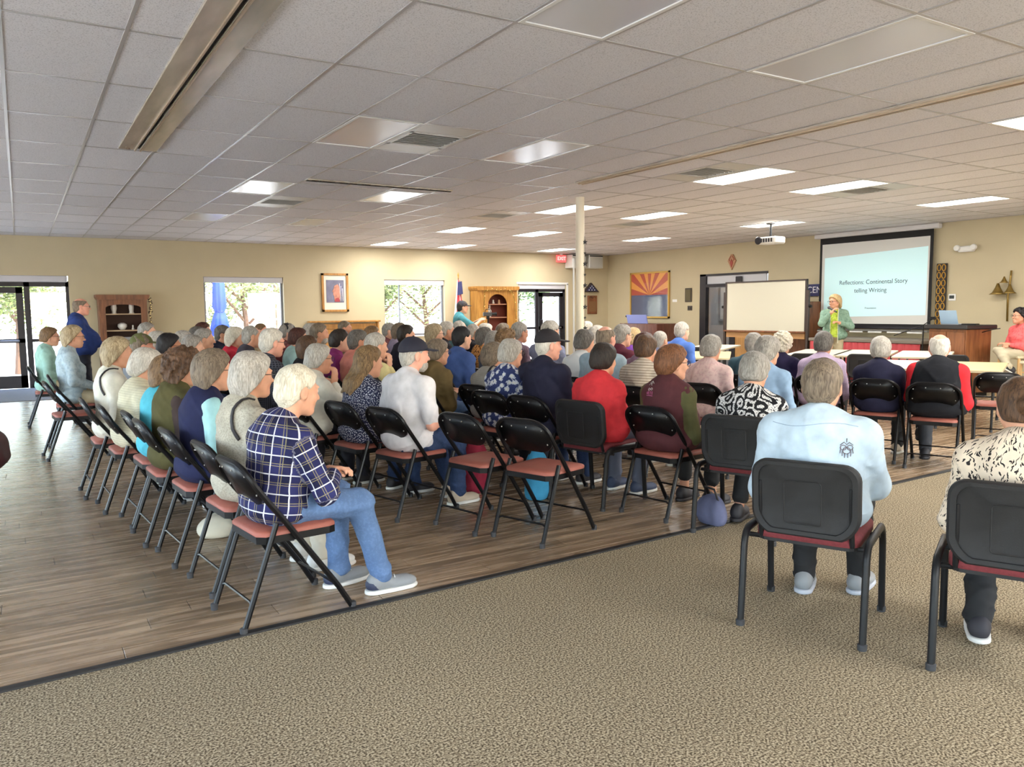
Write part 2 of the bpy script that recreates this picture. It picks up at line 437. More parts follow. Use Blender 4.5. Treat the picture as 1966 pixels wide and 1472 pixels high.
M_lens_on = mat('lit_lens', (255, 250, 240), .4, emit=9.0)
M_lens_off = mat('unlit_lens', (196, 198, 204), .22, nscale=0, spec=.6)
fx_me = {}
def ceiling_light(i, j, on, label):
    t = thing('ceiling_light', label, 'ceiling light', (GX + DX * i, GY + DY * j, ZC), 0, 'lit ceiling troffers' if on else 'unlit ceiling troffers')
    if not fx_me:
        b = MB()
        for s in (-1, 1):
            b.span((s * (DX / 2 - .008), -DY / 2 + .008, -.008), (s * (DX / 2 - .034), DY / 2 - .008, .012))
            b.span((-DX / 2 + .034, s * (DY / 2 - .008), -.008), (DX / 2 - .034, s * (DY / 2 - .034), .012))
        fx_me['frame'] = make_mesh('lamp_frame', b.v, b.f); fx_me['frame'].materials.append(M_white)
        b = MB().box((0, 0, .002), (DX - .068, DY - .068, .006))
        for k in (True, False):
            fx_me[k] = make_mesh('diffuser', b.v, b.f); fx_me[k].materials.append(M_lens_on if k else M_lens_off)
    link('lamp_frame', fx_me['frame'], None, t); link('diffuser', fx_me[on], None, t)
    if on:
        L = bpy.data.lights.new('lamp', 'AREA'); L.shape = 'RECTANGLE'; L.size = DX - .08; L.size_y = DY - .08; L.energy = LAMP_W; L.color = (1, .975, .94)
        lo = bpy.data.objects.new('lamp_glow', L); C.objects.link(lo); lo.parent = t; lo.location = (0, 0, -.014)
    return t
ORD = ['nearest unseen', 'second unseen', 'third', 'fourth', 'fifth', 'sixth', 'seventh']
for (i, j), on in sorted(fixtures.items()):
    colname = {-8: 'outermost unlit column', -5: 'column left of the ceiling track', 0: 'first column right of the left track', 3: 'column beside the big ceiling vent', 8: 'first lit column', 11: 'middle lit column', 16: 'column nearest the screen wall'}[i]
    n = (j + 6) // 3
    ceiling_light(i, j, on, '%s ceiling light, %s from the back, %s' % ('lit' if on else 'unlit grey', ORD[n], colname))
M_vent = mat('vent_metal', (196, 196, 192), .4, .2)
M_void = mat('vent_void', (40, 38, 36), .9)
vdesc = {(1, 3): 'beside the unlit light above the audience', (1, 7): 'beyond the left unlit lights', (7, 3): 'beside the largest lit light', (7, 7): 'left of the far white pole lights', (12, 7): 'beyond the second lit column', (12, 3): 'beside the middle front lit light', (-4, 9): 'near the far left window wall'}
for k, (i, j) in enumerate(vents):
    t = thing('ceiling_vent', 'square louvred ceiling vent ' + vdesc[(i, j)], 'vent', (GX + DX * i, GY + DY * j, ZC), 0, 'ceiling vents')
    MB().box((0, 0, .03), (DX - .03, DX - .03, .004)).build('duct', M_void, t)
    b = MB(); h = DX / 2 - .01
    for s in (-1, 1):
        b.span((s * h, -DY / 2 + .02, -.006), (s * (h - .04), DY / 2 - .02, .006)); b.span((-h, s * h, -.006), (h, s * (h - .04), .006))
        b.span((-h, s * (DX / 2), -.003), (h, s * (DY / 2 - .02), .006))
    b.build('vent_frame', M_vent, t)
    sb = MB().box((0, 0, 0), (DX - .1, .05, .004), Matrix.Rotation(.7, 3, 'X')); sme = make_mesh('vent_slat', sb.v, sb.f); sme.materials.append(M_vent)
    for q in range(8):
        o = link('vent_slat', sme, None, t); o.location = (0, -h + .075 + q * .061, .012)

# ceiling tracks of a folding partition
M_track = mat('track_metal', (206, 198, 184), .22, .5, nscale=8, namp=.2, stretch=(1, .2, 1))
M_track2 = mat('track_slot', (176, 156, 130), .35, .4)
def track(label, x, ya, yb, wdt):
    t = thing('ceiling_track', label, 'ceiling track', (x, (ya + yb) / 2, ZC), 0)
    for s in (-1, 1):
        b = MB().box((s * wdt / 4, 0, -.012), (wdt / 2 - .03, yb - ya, .02), None, .004); b.build('track_flange', M_track, t)
        MB().box((s * .024, 0, -.024), (.012, yb - ya, .02)).build('track_rail', M_track2, t)
    MB().box((0, 0, -.004), (.036, yb - ya, .006)).build('track_slot', M_void, t)
track('wide metal partition track in the ceiling at the left', 1.03, -4.6, 8.32, .36)
track('slim metal partition track crossing the ceiling at the right', 5.94, -4.6, 7.95, .2)
t = thing('ceiling_track', 'short dark track segment across the far ceiling', 'ceiling track', (3.9, 9.3, ZC))
MB().box((0, 0, -.01), (1.9, .12, .016), None, .003).build('track_flange', M_track, t); MB().box((0, 0, -.02), (1.9, .03, .01)).build('track_slot', M_void, t)

# white pole with black star garland and a thin conduit
t = thing('support_pole', 'white ceiling pole hung with black wire stars', 'pole', (6.72, 9.0, 0))
MB().lathe([(.06, 0), (.06, 3.04)], 20).build('pole_shaft', mat('pole_cream', (218, 208, 184), .45), t, 'auto')
MB().lathe([(.08, 0), (.08, .04)], 20).build('base_collar', M_white, t)
MB().tube([(-.075, .05, 0), (-.075, .05, 2.2)], .014).build('conduit', M_white, t)
stm = mat('black_iron', (26, 24, 24), .5)
for k in range(11):
    z = 2.42 - k * .15; big = k % 2 == 0
    pts = []; R = .042 if big else .022
    for q in range(10):
        a = PI / 2 + q * PI / 5; rr = R if q % 2 == 0 else R * .42; pts.append((rr * math.cos(a), rr * math.sin(a)))
    b = MB().prism(pts, 1, -.005, .005); b.v = [(v[0], v[1], v[2]) for v in b.v]
    o = b.build('star', stm, t); o.location = (.035, -.066, z); o.rotation_euler = (0, 0, math.radians(-30))
MB().tube([(.035, -.062, 2.5), (.035, -.062, .9)], .003, 5).build('star_wire', stm, t)

# ---- windows and doors in the far wall
def roller(parent, x0, x1, z):
    MB().span((x0, Y1 + .03, z - .13), (x1, Y1 + .1, z), .01).build('blind_cassette', mat('blind_white', (198, 198, 204), .6), parent)
def window(n, x0, x1, z0, z1, label, mull=None):
    t = bpy.data.objects.new('window_%d' % n, None); C.objects.link(t); t['kind'] = 'structure'; t['label'] = label
    fr = MB(); a, c = Y1 + .1, Y1 + .16
    fr.span((x0, a, z0), (x0 + .05, c, z1)); fr.span((x1 - .05, a, z0), (x1, c, z1)); fr.span((x0, a, z0), (x1, c, z0 + .05)); fr.span((x0, a, z1 - .05), (x1, c, z1))
    if mull: fr.span((mull - .012, a, z0), (mull + .012, c, z1))
    fr.build('window_frame', mat('window_alu', (120, 122, 130), .4, .4), t)
    MB().span((x0 + .05, Y1 + .128, z0 + .05), (x1 - .05, Y1 + .134, z1 - .05)).build('pane', M_glass, t)
    MB().span((x0 - .02, Y1 - .05, z0 - .03), (x1 + .02, Y1 + .1, z0), .004).build('window_sill', M_white, t)
    roller(t, x0 + .01, x1 - .01, z1)
window(1, 3.49, 5.26, .85, 2.28, 'window with the blue parasol outside')
window(2, 7.77, 9.46, .85, 2.26, 'window between the portrait and the oak hutch', 8.22)
def glass_door(n, xs, xd0, xd1, zt, label, y=Y1):
    """xs: side light span, xd: door span"""
    t = bpy.data.objects.new('door_%d' % n, None); C.objects.link(t); t['kind'] = 'structure'; t['label'] = label
    a, c = y + .06, y + .12
    fr = MB()
    for q in (min(xs[0], xd0), max(xs[1], xd1) - .06): fr.span((q, a, 0), (q + .06, c, zt))
    fr.span((min(xs[0], xd0), a, zt - .1), (max(xs[1], xd1), c, zt)); fr.span((xs[0], a, 0), (xs[1], c, .09)); fr.span((xs[0], a + .01, .93), (xs[1], c - .01, .99))
    mid = xs[0] if xd0 < xs[0] else xs[1]
    fr.span((mid - .05, a, 0), (mid + .05, c, zt)); fr.build('door_frame', M_dark, t)
    MB().span((xs[0], y + .085, .05), (xs[1], y + .092, zt - .05)).build('side_pane', M_glass, t)
    lf = MB(); d0, d1 = xd0 + .07, xd1 - .07
    for q in (d0, d1 - .12): lf.span((q, a, .01), (q + .12, c, zt - .11))
    lf.span((d0, a, .01), (d1, c, .26)); lf.span((d0, a, zt - .23), (d1, c, zt - .11)); lf.span((d0, a, .92), (d1, c, 1.0))
    lf.build('door_leaf', M_dark, t)
    MB().span((d0 + .1, y + .085, .2), (d1 - .1, y + .092, zt - .2)).build('door_pane', M_glass, t)
    MB().span((d0 + .02, y + .02, 1.0), (d0 + .11, y + .06, 1.2), .01).build('door_lock', M_dark, t)
    MB().tube([(d0 + .1, y + .02, .96), (d1 - .1, y + .02, .96)], .018).build('push_bar', mat('steel', (150, 150, 155), .3, .8), t)
    return t
t = glass_door(1, (.14, .88), -1.1, .14, 2.14, 'dark framed glass door and side light at the far left')
# keep the lock on the latch side
roller(t, -1.5, .86, 2.26)
b = MB().span((-1.6, Y1 + .05, 2.14), (.88, Y1 + .12, 2.15)); b.build('door_head', M_dark, t)
MB().span((-1.6, Y1 + .05, 0), (-1.1, Y1 + .12, 2.15)).build('door_panel', M_dark, t)
t = glass_door(2, (11.73, 12.39), 12.39, 13.36, 2.07, 'dark framed glass door beside the white pole')
roller(t, 11.75, 13.34, 2.18)
S(MB().span((13.36, Y1 - .015, 0), (13.42, Y1, 2.2)).span((11.67, Y1 - .015, 2.18), (13.42, Y1, 2.24)).build('trim_3', M_white), 'white casing around the right glass door')
for n, (x0, x1, z0, z1) in enumerate(back_holes):
    t = bpy.data.objects.new('window_%d' % (3 + n), None); C.objects.link(t); t['kind'] = 'structure'; t['label'] = 'unseen window behind the viewpoint, enlarged for daylight'
    fr = MB(); a, c = Y0 - .16, Y0 - .1
    for s in ((x0, x0 + .05), (x1 - .05, x1), ((x0 + x1) / 2 - .02, (x0 + x1) / 2 + .02)): fr.span((s[0], a, z0), (s[1], c, z1))
    fr.span((x0, a, z0), (x1, c, z0 + .05)); fr.span((x0, a, z1 - .05), (x1, c, z1)); fr.build('window_frame', M_dark, t)
    MB().span((x0 + .05, Y0 - .132, z0 + .05), (x1 - .05, Y0 - .126, z1 - .05)).build('pane', M_glass, t)

for n, (y0, y1, z0, z1) in enumerate(LEFT_H):
    t = bpy.data.objects.new('window_%d' % (7 + n), None); C.objects.link(t); t['kind'] = 'structure'; t['label'] = 'unseen tall window left of the seating, enlarged for daylight'
    fr = MB(); a, c = X0 - .16, X0 - .1
    for s in ((y0, y0 + .06), (y1 - .06, y1), ((y0 + y1) / 2 - .03, (y0 + y1) / 2 + .03)): fr.span((a, s[0], z0), (c, s[1], z1))
    fr.span((a, y0, z0), (c, y1, z0 + .06)); fr.span((a, y0, z1 - .06), (c, y1, z1)); fr.build('window_frame', M_dark, t)
    MB().span((X0 - .132, y0 + .06, z0 + .06), (X0 - .126, y1 - .06, z1 - .06)).build('pane', M_glass, t)

# ---- right wall doorway: frame, glazed side bay, wooden door with a narrow window
t = bpy.data.objects.new('door_3', None); C.objects.link(t); t['kind'] = 'structure'; t['label'] = 'doorway with glazed bay and wooden door behind the whiteboard'
fr = MB(); a, c = X1 - .02, X1 + .1
fr.span((a, 14.58, 0), (c, 14.79, 2.33)); fr.span((a, 13.6, 0), (c, 13.78, 2.08)); fr.span((a, 12.62, 0), (c, 12.7, 2.08)); fr.span((a, 12.62, 2.0), (c, 14.6, 2.08)); fr.span((a, 12.62, 2.28), (c, 14.79, 2.33))
fr.build('door_frame', M_dark, t)
MB().span((X1 + .03, 12.7, 2.08), (X1 + .05, 14.58, 2.28)).build('transom_panel', mat('transom_grey', (190, 192, 198), .35), t)
MB().span((X1 + .03, 13.78, .05), (X1 + .036, 14.58, 2.0)).build('side_pane', M_glass, t)
lf = MB(); lf.span((X1 + .0, 12.72, .01), (X1 + .045, 12.86, 2.0)); lf.span((X1, 13.42, .01), (X1 + .045, 13.6, 2.0)); lf.span((X1, 12.86, .01), (X1 + .045, 13.42, 1.02)); lf.span((X1, 12.86, 1.8), (X1 + .045, 13.42, 2.0))
M_oak = wood('door_oak', (196, 150, 92), (170, 122, 68))
lf.build('door_leaf', M_oak, t); MB().span((X1 + .02, 12.86, 1.02), (X1 + .025, 13.42, 1.8)).build('door_pane', mat('wired_glass', (92, 92, 96), .15), t)
for k in range(4): MB().span((X1 + .012, 12.9 + k * .14, 1.02), (X1 + .02, 12.94 + k * .14, 1.8)).build('pane_bar', mat('light_bar', (170, 168, 165), .4), t)
MB().span((X1 - .03, 13.4, 2.1), (X1, 13.6, 2.24), .01).build('door_closer', M_dark, t)
# hall behind the glazed bay
S(MB().span((X1 + 2.0, 11.5, 0), (X1 + 2.1, 17, ZC)).build('wall_hall', mat('hall_paint', (196, 200, 206), .8)), 'pale wall of the hall beyond the doorway')
b = MB(); b.span((X1 + .2, 11.5, -.05), (X1 + 2, 17, 0)); S(b.build('floor_hall', mat('hall_floor', (130, 132, 136), .5)), 'grey hall floor beyond the doorway')
b = MB(); b.span((X1 + .2, 11.4, ZC), (X1 + 2.1, 17, ZC + .1)); b.span((X1 + .2, 11.4, 0), (X1 + 2.1, 11.5, ZC)); b.span((X1 + .2, 17, 0), (X1 + 2.1, 17.1, ZC)); S(b.build('wall_hall_ends', mat('hall_paint', (196, 200, 206), .8)), 'hall ceiling and ends beyond the doorway')
t = thing('ceiling_lamp', 'small white lamp on the hall ceiling beyond the glazed bay', 'ceiling light', (X1 + 1.1, 14.6, ZC - .02))
MB().lathe([(.18, 0), (.2, .02), (.15, .02)], 20).build('lamp_frame', M_white, t)
L = bpy.data.lights.new('lamp', 'AREA'); L.shape = 'DISK'; L.size = .35; L.energy = 45; lo = bpy.data.objects.new('lamp_glow', L); C.objects.link(lo); lo.parent = t; lo.location = (0, 0, -.02)
t = thing('framed_picture', 'framed red and pink print seen through the glazed bay', 'picture', (X1 + 1.97, 15.55, 1.6))
MB().box((0, 0, 0), (.04, .9, 1.0), None, .008).build('picture_frame', mat('silver_frame', (170, 172, 178), .4, .3), t)
MB().box((-.021, 0, 0), (.004, .78, .88)).build('mat_board', M_white, t)
MB().box((-.024, 0, -.03), (.004, .5, .62)).build('print', mat('pink_print', (190, 92, 110), .5, nscale=3, namp=.6), t)

# ---- outside
S(MB().span((-40, Y1 + .2, -.25), (50, 70, -.12)).build('ground_outside', mat('pale_gravel', (214, 206, 190), .9, nscale=3, namp=.15)), 'sunlit pale ground outside the windows')
S(MB().span((-40, -40, -.25), (50, Y0 - .2, -.12)).span((-40, Y0 - .2, -.25), (X0 - .2, Y1 + .2, -.12)).build('ground_back', mat('pale_gravel', (214, 206, 190), .9)), 'ground outside behind and left of the room')
M_bark = mat('bark', (88, 66, 52), .9, nscale=12, namp=.3)
def leafmat(nm, c): return mat(nm, c, .6, nscale=9, namp=.4)
LM = [leafmat('leaf_olive', (92, 104, 52)), leafmat('leaf_pale', (116, 126, 72)), leafmat('leaf_green', (76, 98, 46))]
def tree(x, y, h, r, k, label):
    t = thing('desert_tree', label, 'tree', (x, y, -.12), 0, 'trees outside the windows')
    b = MB(); rg = random.Random(k * 13 + 5)
    b.tube([(0, 0, 0), (.08, .03, h * .25), (.0, .1, h * .5), (.1, 0, h * .8)], [.11, .09, .06, .02], 7)
    for q in range(6):
        a = rg.random() * 6.28; z = h * (.25 + .1 * q * .6)
        b.tube([(0, .03, z), (r * .4 * math.cos(a), r * .4 * math.sin(a), z + h * .15), (r * .8 * math.cos(a), r * .8 * math.sin(a), z + h * .28)], [.05, .035, .012], 5)
    b.build('trunk', M_bark, t)
    V = []; F = []
    cl = [(rg.gauss(0, r * .45), rg.gauss(0, r * .45), h * (.35 + .6 * rg.random())) for _ in range(16)]
    for q in range(4200):
        c = rg.choice(cl); p = Vector((c[0] + rg.gauss(0, r * .22), c[1] + rg.gauss(0, r * .22), c[2] + rg.gauss(0, h * .07)))
        d = Vector((rg.gauss(0, 1), rg.gauss(0, 1), rg.gauss(0, .6))).normalized(); e_ = d.orthogonal().normalized(); L_ = rg.uniform(.05, .1); W_ = L_ * .4
        n = len(V); V += [p - d * L_, p + e_ * W_, p + d * L_, p - e_ * W_]; F.append((n, n + 1, n + 2, n + 3))
    o = link('foliage', make_mesh('foliage', V, F), LM[k % 3], t); o['kind'] = 'stuff'
TR = [(-1.2, 22.2, 4.2, 1.6, 'behind the far left glass door'), (-.1, 25.0, 4.6, 1.8, 'behind the left side light'), (-3.2, 27, 5, 2.2, 'far beyond the left door'), (3.7, 23.6, 3.6, 1.3, 'left of the parasol window'), (5.6, 24.0, 4.4, 1.7, 'right in the parasol window'), (7.5, 27.5, 4.6, 1.8, 'between the two windows'), (9.6, 23.8, 3.8, 1.4, 'in the window by the hutch'), (12.2, 25.5, 4.4, 1.8, 'behind the right window'), (14.6, 23.2, 3.8, 1.1, 'in the side light beside the white pole')]
for k, (x, y, h, r, d) in enumerate(TR): tree(x, y, h, r, k, 'sunlit small-leaved tree outside ' + d)
t = thing('patio_umbrella', 'closed blue patio umbrella standing outside the first window', 'umbrella', (4.35, 21.2, -.12))
MB().lathe([(.28, 0), (.28, .06), (.05, .1), (.03, .12)], 16).build('umbrella_base', mat('concrete', (150, 148, 145), .8), t)
MB().tube([(0, 0, .1), (0, 0, 2.75)], .022).build('pole', M_white, t)
V = []; F = []; n = 24
prof = [(.03, 2.72), (.1, 2.6), (.13, 2.2), (.15, 1.75), (.1, 1.62), (.14, 1.5), (.24, 1.05), (.2, 1.0)]
for r, z in prof:
    for k in range(n):
        a = 2 * PI * k / n; rr = r * (1 + .22 * (1 if k % 3 == 0 else -.3)); V.append((rr * math.cos(a), rr * math.sin(a), z))
for i in range(len(prof) - 1):
    for k in range(n): F.append((i * n + k, i * n + (k + 1) % n, (i + 1) * n + (k + 1) % n, (i + 1) * n + k))
link('umbrella_canopy', make_mesh('umbrella_canopy', V, F, True), mat('blue_canvas', (14, 52, 150), .7), t)
MB().lathe([(.105, 1.6), (.115, 1.62), (.105, 1.64)], 16).build('strap', mat('blue_canvas_dark', (10, 36, 110), .7), t)
t = thing('siding_building', 'white building with horizontal siding outside the right glass door', 'building', (18.6, 24.2, -.12))
b = MB(); 
for k in range(18): b.box((0, -.01 * (k % 1), .12 + k * .2), (5.4, .06, .19), Matrix.Rotation(.12, 3, 'X'))
V = b
MB().box((0, .2, 1.9), (5.4, .3, 3.8)).build('building_wall', mat('siding_white', (214, 218, 226), .7), t)
sb = MB().box((0, 0, 0), (5.4, .03, .21), Matrix.Rotation(.12, 3, 'X')); sme = make_mesh('siding_board', sb.v, sb.f); sme.materials.append(mat('siding_white', (214, 218, 226), .7))
for k in range(18):
    o = link('siding_board', sme, None, t); o.location = (0, .03, .1 + k * .2)
b = MB().prism([(-3.0, 3.8), (3.0, 3.8), (2.6, 4.3), (-2.6, 4.3)], 1, -.4, .6).build('roof', mat('roof_grey', (120, 116, 112), .8), t)
# ------------------------------------------------------------------ smooth bodies: blended distance fields meshed with surface nets
class Field:
    def __init__(s, lo, hi, h):
        s.h = h; s.lo = np.array(lo, np.float32); s.n = np.ceil((np.array(hi) - s.lo) / h).astype(int) + 1
        s.a = np.full(s.n, .2, np.float32)
        s.ax = [s.lo[i] + h * np.arange(s.n[i], dtype=np.float32) for i in range(3)]
    def win(s, lo, hi):
        i0 = np.clip(np.floor((np.array(lo) - s.lo) / s.h).astype(int), 0, s.n); i1 = np.clip(np.ceil((np.array(hi) - s.lo) / s.h).astype(int) + 1, 0, s.n)
        sl = tuple(slice(a, b) for a, b in zip(i0, i1))
        return sl, s.ax[0][sl[0]][:, None, None], s.ax[1][sl[1]][None, :, None], s.ax[2][sl[2]][None, None, :]
    def mix(s, sl, d, k, mode):
        a = s.a[sl]
        if a.size == 0: return
        if mode == 1:
            hh = np.maximum(k - np.abs(a - d), 0) / k; s.a[sl] = np.minimum(a, d) - hh * hh * k * .25
        else:
            d = -d; hh = np.maximum(k - np.abs(a - d), 0) / k; s.a[sl] = np.maximum(a, d) + hh * hh * k * .25
    def cap(s, a, b, r1, r2, k=.02, mode=1, flat=1):
        a = np.array(a, np.float32); b = np.array(b, np.float32); m = max(r1, r2) + k + .03
        sl, X, Y, Z = s.win(np.minimum(a, b) - m, np.maximum(a, b) + m)
        ab = b - a; L = float(ab @ ab) + 1e-9
        px, py, pz = X - a[0], Y - a[1], Z - a[2]
        t = np.clip((px * ab[0] + py * ab[1] + pz * ab[2]) / L, 0, 1)
        d = np.sqrt((px - t * ab[0]) ** 2 + (py - t * ab[1]) ** 2 + (pz - t * ab[2]) ** 2) - (r1 + (r2 - r1) * t)
        s.mix(sl, d, k, mode)
    def ell(s, c, r, R=None, k=.03, mode=1):
        c = np.array(c, np.float32); r = np.array(r, np.float32); m = r.max() + k + .03
        sl, X, Y, Z = s.win(c - m, c + m)
        X = X - c[0]; Y = Y - c[1]; Z = Z - c[2]
        if R is not None: X, Y, Z = [R[0, i] * X + R[1, i] * Y + R[2, i] * Z for i in range(3)]
        u, v, w_ = X / r[0], Y / r[1], Z / r[2]
        k0 = np.sqrt(u * u + v * v + w_ * w_) + 1e-6; k1 = np.sqrt((u / r[0]) ** 2 + (v / r[1]) ** 2 + (w_ / r[2]) ** 2) + 1e-6
        s.mix(sl, k0 * (k0 - 1) / k1, k, mode)
    def cut(s, n, d, k=.004):
        """keep where n.p < d"""
        q = s.ax[0][:, None, None] * n[0] + s.ax[1][None, :, None] * n[1] + s.ax[2][None, None, :] * n[2] - d
        hh = np.maximum(k - np.abs(s.a - q), 0) / k
        s.a = np.maximum(s.a, q) + hh * hh * k * .25
    def ripple(s, amp, freq, seed, warp=(1, 1, 1)):
        rg = np.random.RandomState(seed); X, Y, Z = s.ax[0][:, None, None], s.ax[1][None, :, None], s.ax[2][None, None, :]
        d = 0
        for i in range(4):
            v = rg.normal(size=3) * warp; v = v / np.linalg.norm(v) * freq * (1 + .5 * i); ph = rg.rand() * 6.28
            d = d + np.sin(X * v[0] + Y * v[1] + Z * v[2] + ph + 1.2 * np.sin((X * v[1] - Y * v[2] + Z * v[0]) * .6 + ph)) / (1 + .5 * i)
        s.a = s.a + (amp * d).astype(np.float32)
    def crease(s, amp, freq, seed):
        rg = np.random.RandomState(seed); X, Y, Z = s.ax[0][:, None, None], s.ax[1][None, :, None], s.ax[2][None, None, :]
        d = 0
        for i in range(3):
            v = rg.normal(size=3) * (1, .7, 1.2); v = v / np.linalg.norm(v) * freq * (1 + .45 * i); u = rg.normal(size=3) * 7; ph = rg.rand(3) * 6.28
            wv = np.abs(np.sin(X * v[0] + Y * v[1] + Z * v[2] + ph[0] + 1.3 * np.sin(X * u[1] + Y * u[2] + Z * u[0] + ph[1])))
            mk = np.clip(.5 + .9 * np.sin(X * u[0] + Y * u[1] + Z * u[2] + ph[2]), 0, 1)
            d = d + mk * np.clip(1 - wv * 1.9, 0, 1) ** 1.5
        s.a = s.a - (amp * d).astype(np.float32)
    def mesh(s):
        a = s.a; sg = a < 0
        c = sum(sg[i:sg.shape[0] - 1 + i, j:sg.shape[1] - 1 + j, k:sg.shape[2] - 1 + k].astype(np.int8) for i in (0, 1) for j in (0, 1) for k in (0, 1))
        act = np.argwhere((c > 0) & (c < 8)); idx = np.full(c.shape, -1, np.int32); idx[tuple(act.T)] = np.arange(len(act))
        off = np.array([(i, j, k) for i in (0, 1) for j in (0, 1) for k in (0, 1)])
        val = np.stack([a[tuple((act + o).T)] for o in off], 1)
        acc = np.zeros((len(act), 3)); cnt = np.zeros(len(act))
        for p in range(8):
            for q in range(p + 1, 8):
                if np.abs(off[p] - off[q]).sum() != 1: continue
                cr = (val[:, p] < 0) != (val[:, q] < 0)
                t = val[cr, p] / (val[cr, p] - val[cr, q])
                acc[cr] += off[p] + t[:, None] * (off[q] - off[p]); cnt[cr] += 1
        V = s.lo + s.h * (act + acc / np.maximum(cnt, 1)[:, None])
        Q = []
        for ax in range(3):
            o = [i for i in range(3) if i != ax]
            sl0 = [slice(None)] * 3; sl1 = [slice(None)] * 3; sl0[ax] = slice(0, -1); sl1[ax] = slice(1, None)
            s0 = sg[tuple(sl0)]; s1 = sg[tuple(sl1)]
            e = np.argwhere(s0 != s1)
            ok = (e[:, o[0]] > 0) & (e[:, o[1]] > 0) & (e[:, o[0]] < sg.shape[o[0]] - 1) & (e[:, o[1]] < sg.shape[o[1]] - 1)
            e = e[ok]; fl = s0[tuple(e.T)]
            def cell(d0, d1):
                q = e.copy(); q[:, o[0]] -= d0; q[:, o[1]] -= d1; return idx[tuple(q.T)]
            q = np.stack([cell(1, 1), cell(0, 1), cell(0, 0), cell(1, 0)], 1)
            if ax == 1: fl = ~fl
            q[~fl] = q[~fl][:, ::-1]; Q.append(q)
        Q = np.concatenate(Q); return V, Q[(Q >= 0).all(1)]

def np_mesh(name, V, Q, smooth=True):
    me = bpy.data.meshes.new(name); n = len(V); m = len(Q)
    me.vertices.add(n); me.vertices.foreach_set('co', np.asarray(V, np.float32).ravel())
    me.loops.add(m * 4); me.loops.foreach_set('vertex_index', np.asarray(Q, np.int32).ravel())
    me.polygons.add(m); me.polygons.foreach_set('loop_start', np.arange(0, m * 4, 4, dtype=np.int32)); me.polygons.foreach_set('loop_total', np.full(m, 4, np.int32))
    if smooth: me.polygons.foreach_set('use_smooth', np.ones(m, bool))
    me.update(calc_edges=True); return me

def rot_zyx(yaw, pitch, roll):
    return np.array(Matrix.Rotation(yaw, 3, 'Z') @ Matrix.Rotation(pitch, 3, 'Y') @ Matrix.Rotation(roll, 3, 'X'))

A3 = lambda *v: np.array(v, float)
def ik(S_, W, l1, l2, pole):
    S_, W, pole = map(lambda v: np.array(v, float), (S_, W, pole)); d = W - S_; L = np.linalg.norm(d); L2 = min(L, (l1 + l2) * .995); d = d / L; W = S_ + d * L2
    a = (l1 * l1 - l2 * l2 + L2 * L2) / (2 * L2); h = math.sqrt(max(l1 * l1 - a * a, 0)); p = pole - d * (pole @ d); p = p / np.linalg.norm(p)
    return S_ + d * a + p * h, W

def joints(p):
    """p: dict of pose numbers -> joint positions in the person's own frame (x forward, origin on the floor below the seat)"""
    J = {}; sex = p['sex']; st = p.get('stand', False); sc = p.get('sc', 1.0)
    lean = p.get('lean', .02); hf = p.get('headfwd', .05)
    hz = .95 * sc if st else p.get('hipz', .555)
    H0 = A3(p.get('hipx', -.175 + .135 * p.get('fat', 1) + p.get('sg', .012)) if not st else 0, 0, hz); hh = .125 + p.get('hairh', .02)
    hc_z = p['zt'] - hh
    nbz = hc_z - .15
    NB = A3(H0[0] + (nbz - hz) * math.tan(lean), 0, nbz)
    HC = A3(NB[0] + hf, 0, hc_z)
    J['H0'], J['NB'], J['HC'] = H0, NB, HC
    J['R'] = rot_zyx(p.get('hyaw', 0), p.get('hpitch', .06), p.get('hroll', 0))
    J['ax'] = (NB - H0) / np.linalg.norm(NB - H0)
    sh = p.get('sh', .185 if sex == 'm' else .165); J['sh'] = sh
    for s, nm in ((1, 'l'), (-1, 'r')):
        S_ = NB + A3(-.012, s * sh, -.075); J['S' + nm] = S_
        pose = p.get('arm', 'lap'); pose = pose.get(nm, 'lap') if isinstance(pose, dict) else pose
        pole = A3(-.5, s * .55, -.6)
        if isinstance(pose, tuple): W = A3(*pose[0]); pole = A3(*pose[1])
        elif pose == 'lap': W = A3(.17, s * .075, hz + .115)
        elif pose == 'thigh': W = A3(.2, s * .15, hz + .1)
        elif pose == 'cross': W = A3(NB[0] + .2, -s * .07, nbz - .24 + s * .03); pole = A3(-.1, s, -.5)
        elif pose == 'chin': W = HC + A3(.1, s * .05, -.21); pole = A3(.1, s * .7, -1)
        elif pose == 'hang': W = S_ + A3(.06, s * .05, -.52); pole = A3(-1, s * .3, 0)
        elif pose == 'front': W = A3(NB[0] + .3, s * .1, nbz - .32)
        E_, W = ik(S_, W, .285, .25, pole); J['E' + nm], J['W' + nm] = E_, W
        if st:
            K = H0 + A3(.03, s * .1, -.42 * sc); An = H0 + A3(0, s * .1, -.86 * sc)
        else:
            leg = p.get('leg', 'flat'); leg = leg.get(nm, 'flat') if isinstance(leg, dict) else leg
            K = A3(.375, s * .13, .51); An = A3(.37, s * .125, .095)
            if leg == 'fwd': An = A3(.5, s * .12, .095)
            if leg == 'back': An = A3(.16, s * .12, .11)
            if leg == 'cross': K = A3(.37, s * .02, .60); An = A3(.46, -s * .17, .3)
            if isinstance(leg, tuple): K, An = A3(*leg[0]), A3(*leg[1])
        J['L' + nm] = H0 + A3(0, s * .085, -.01); J['K' + nm], J['A' + nm] = K, An
    return J

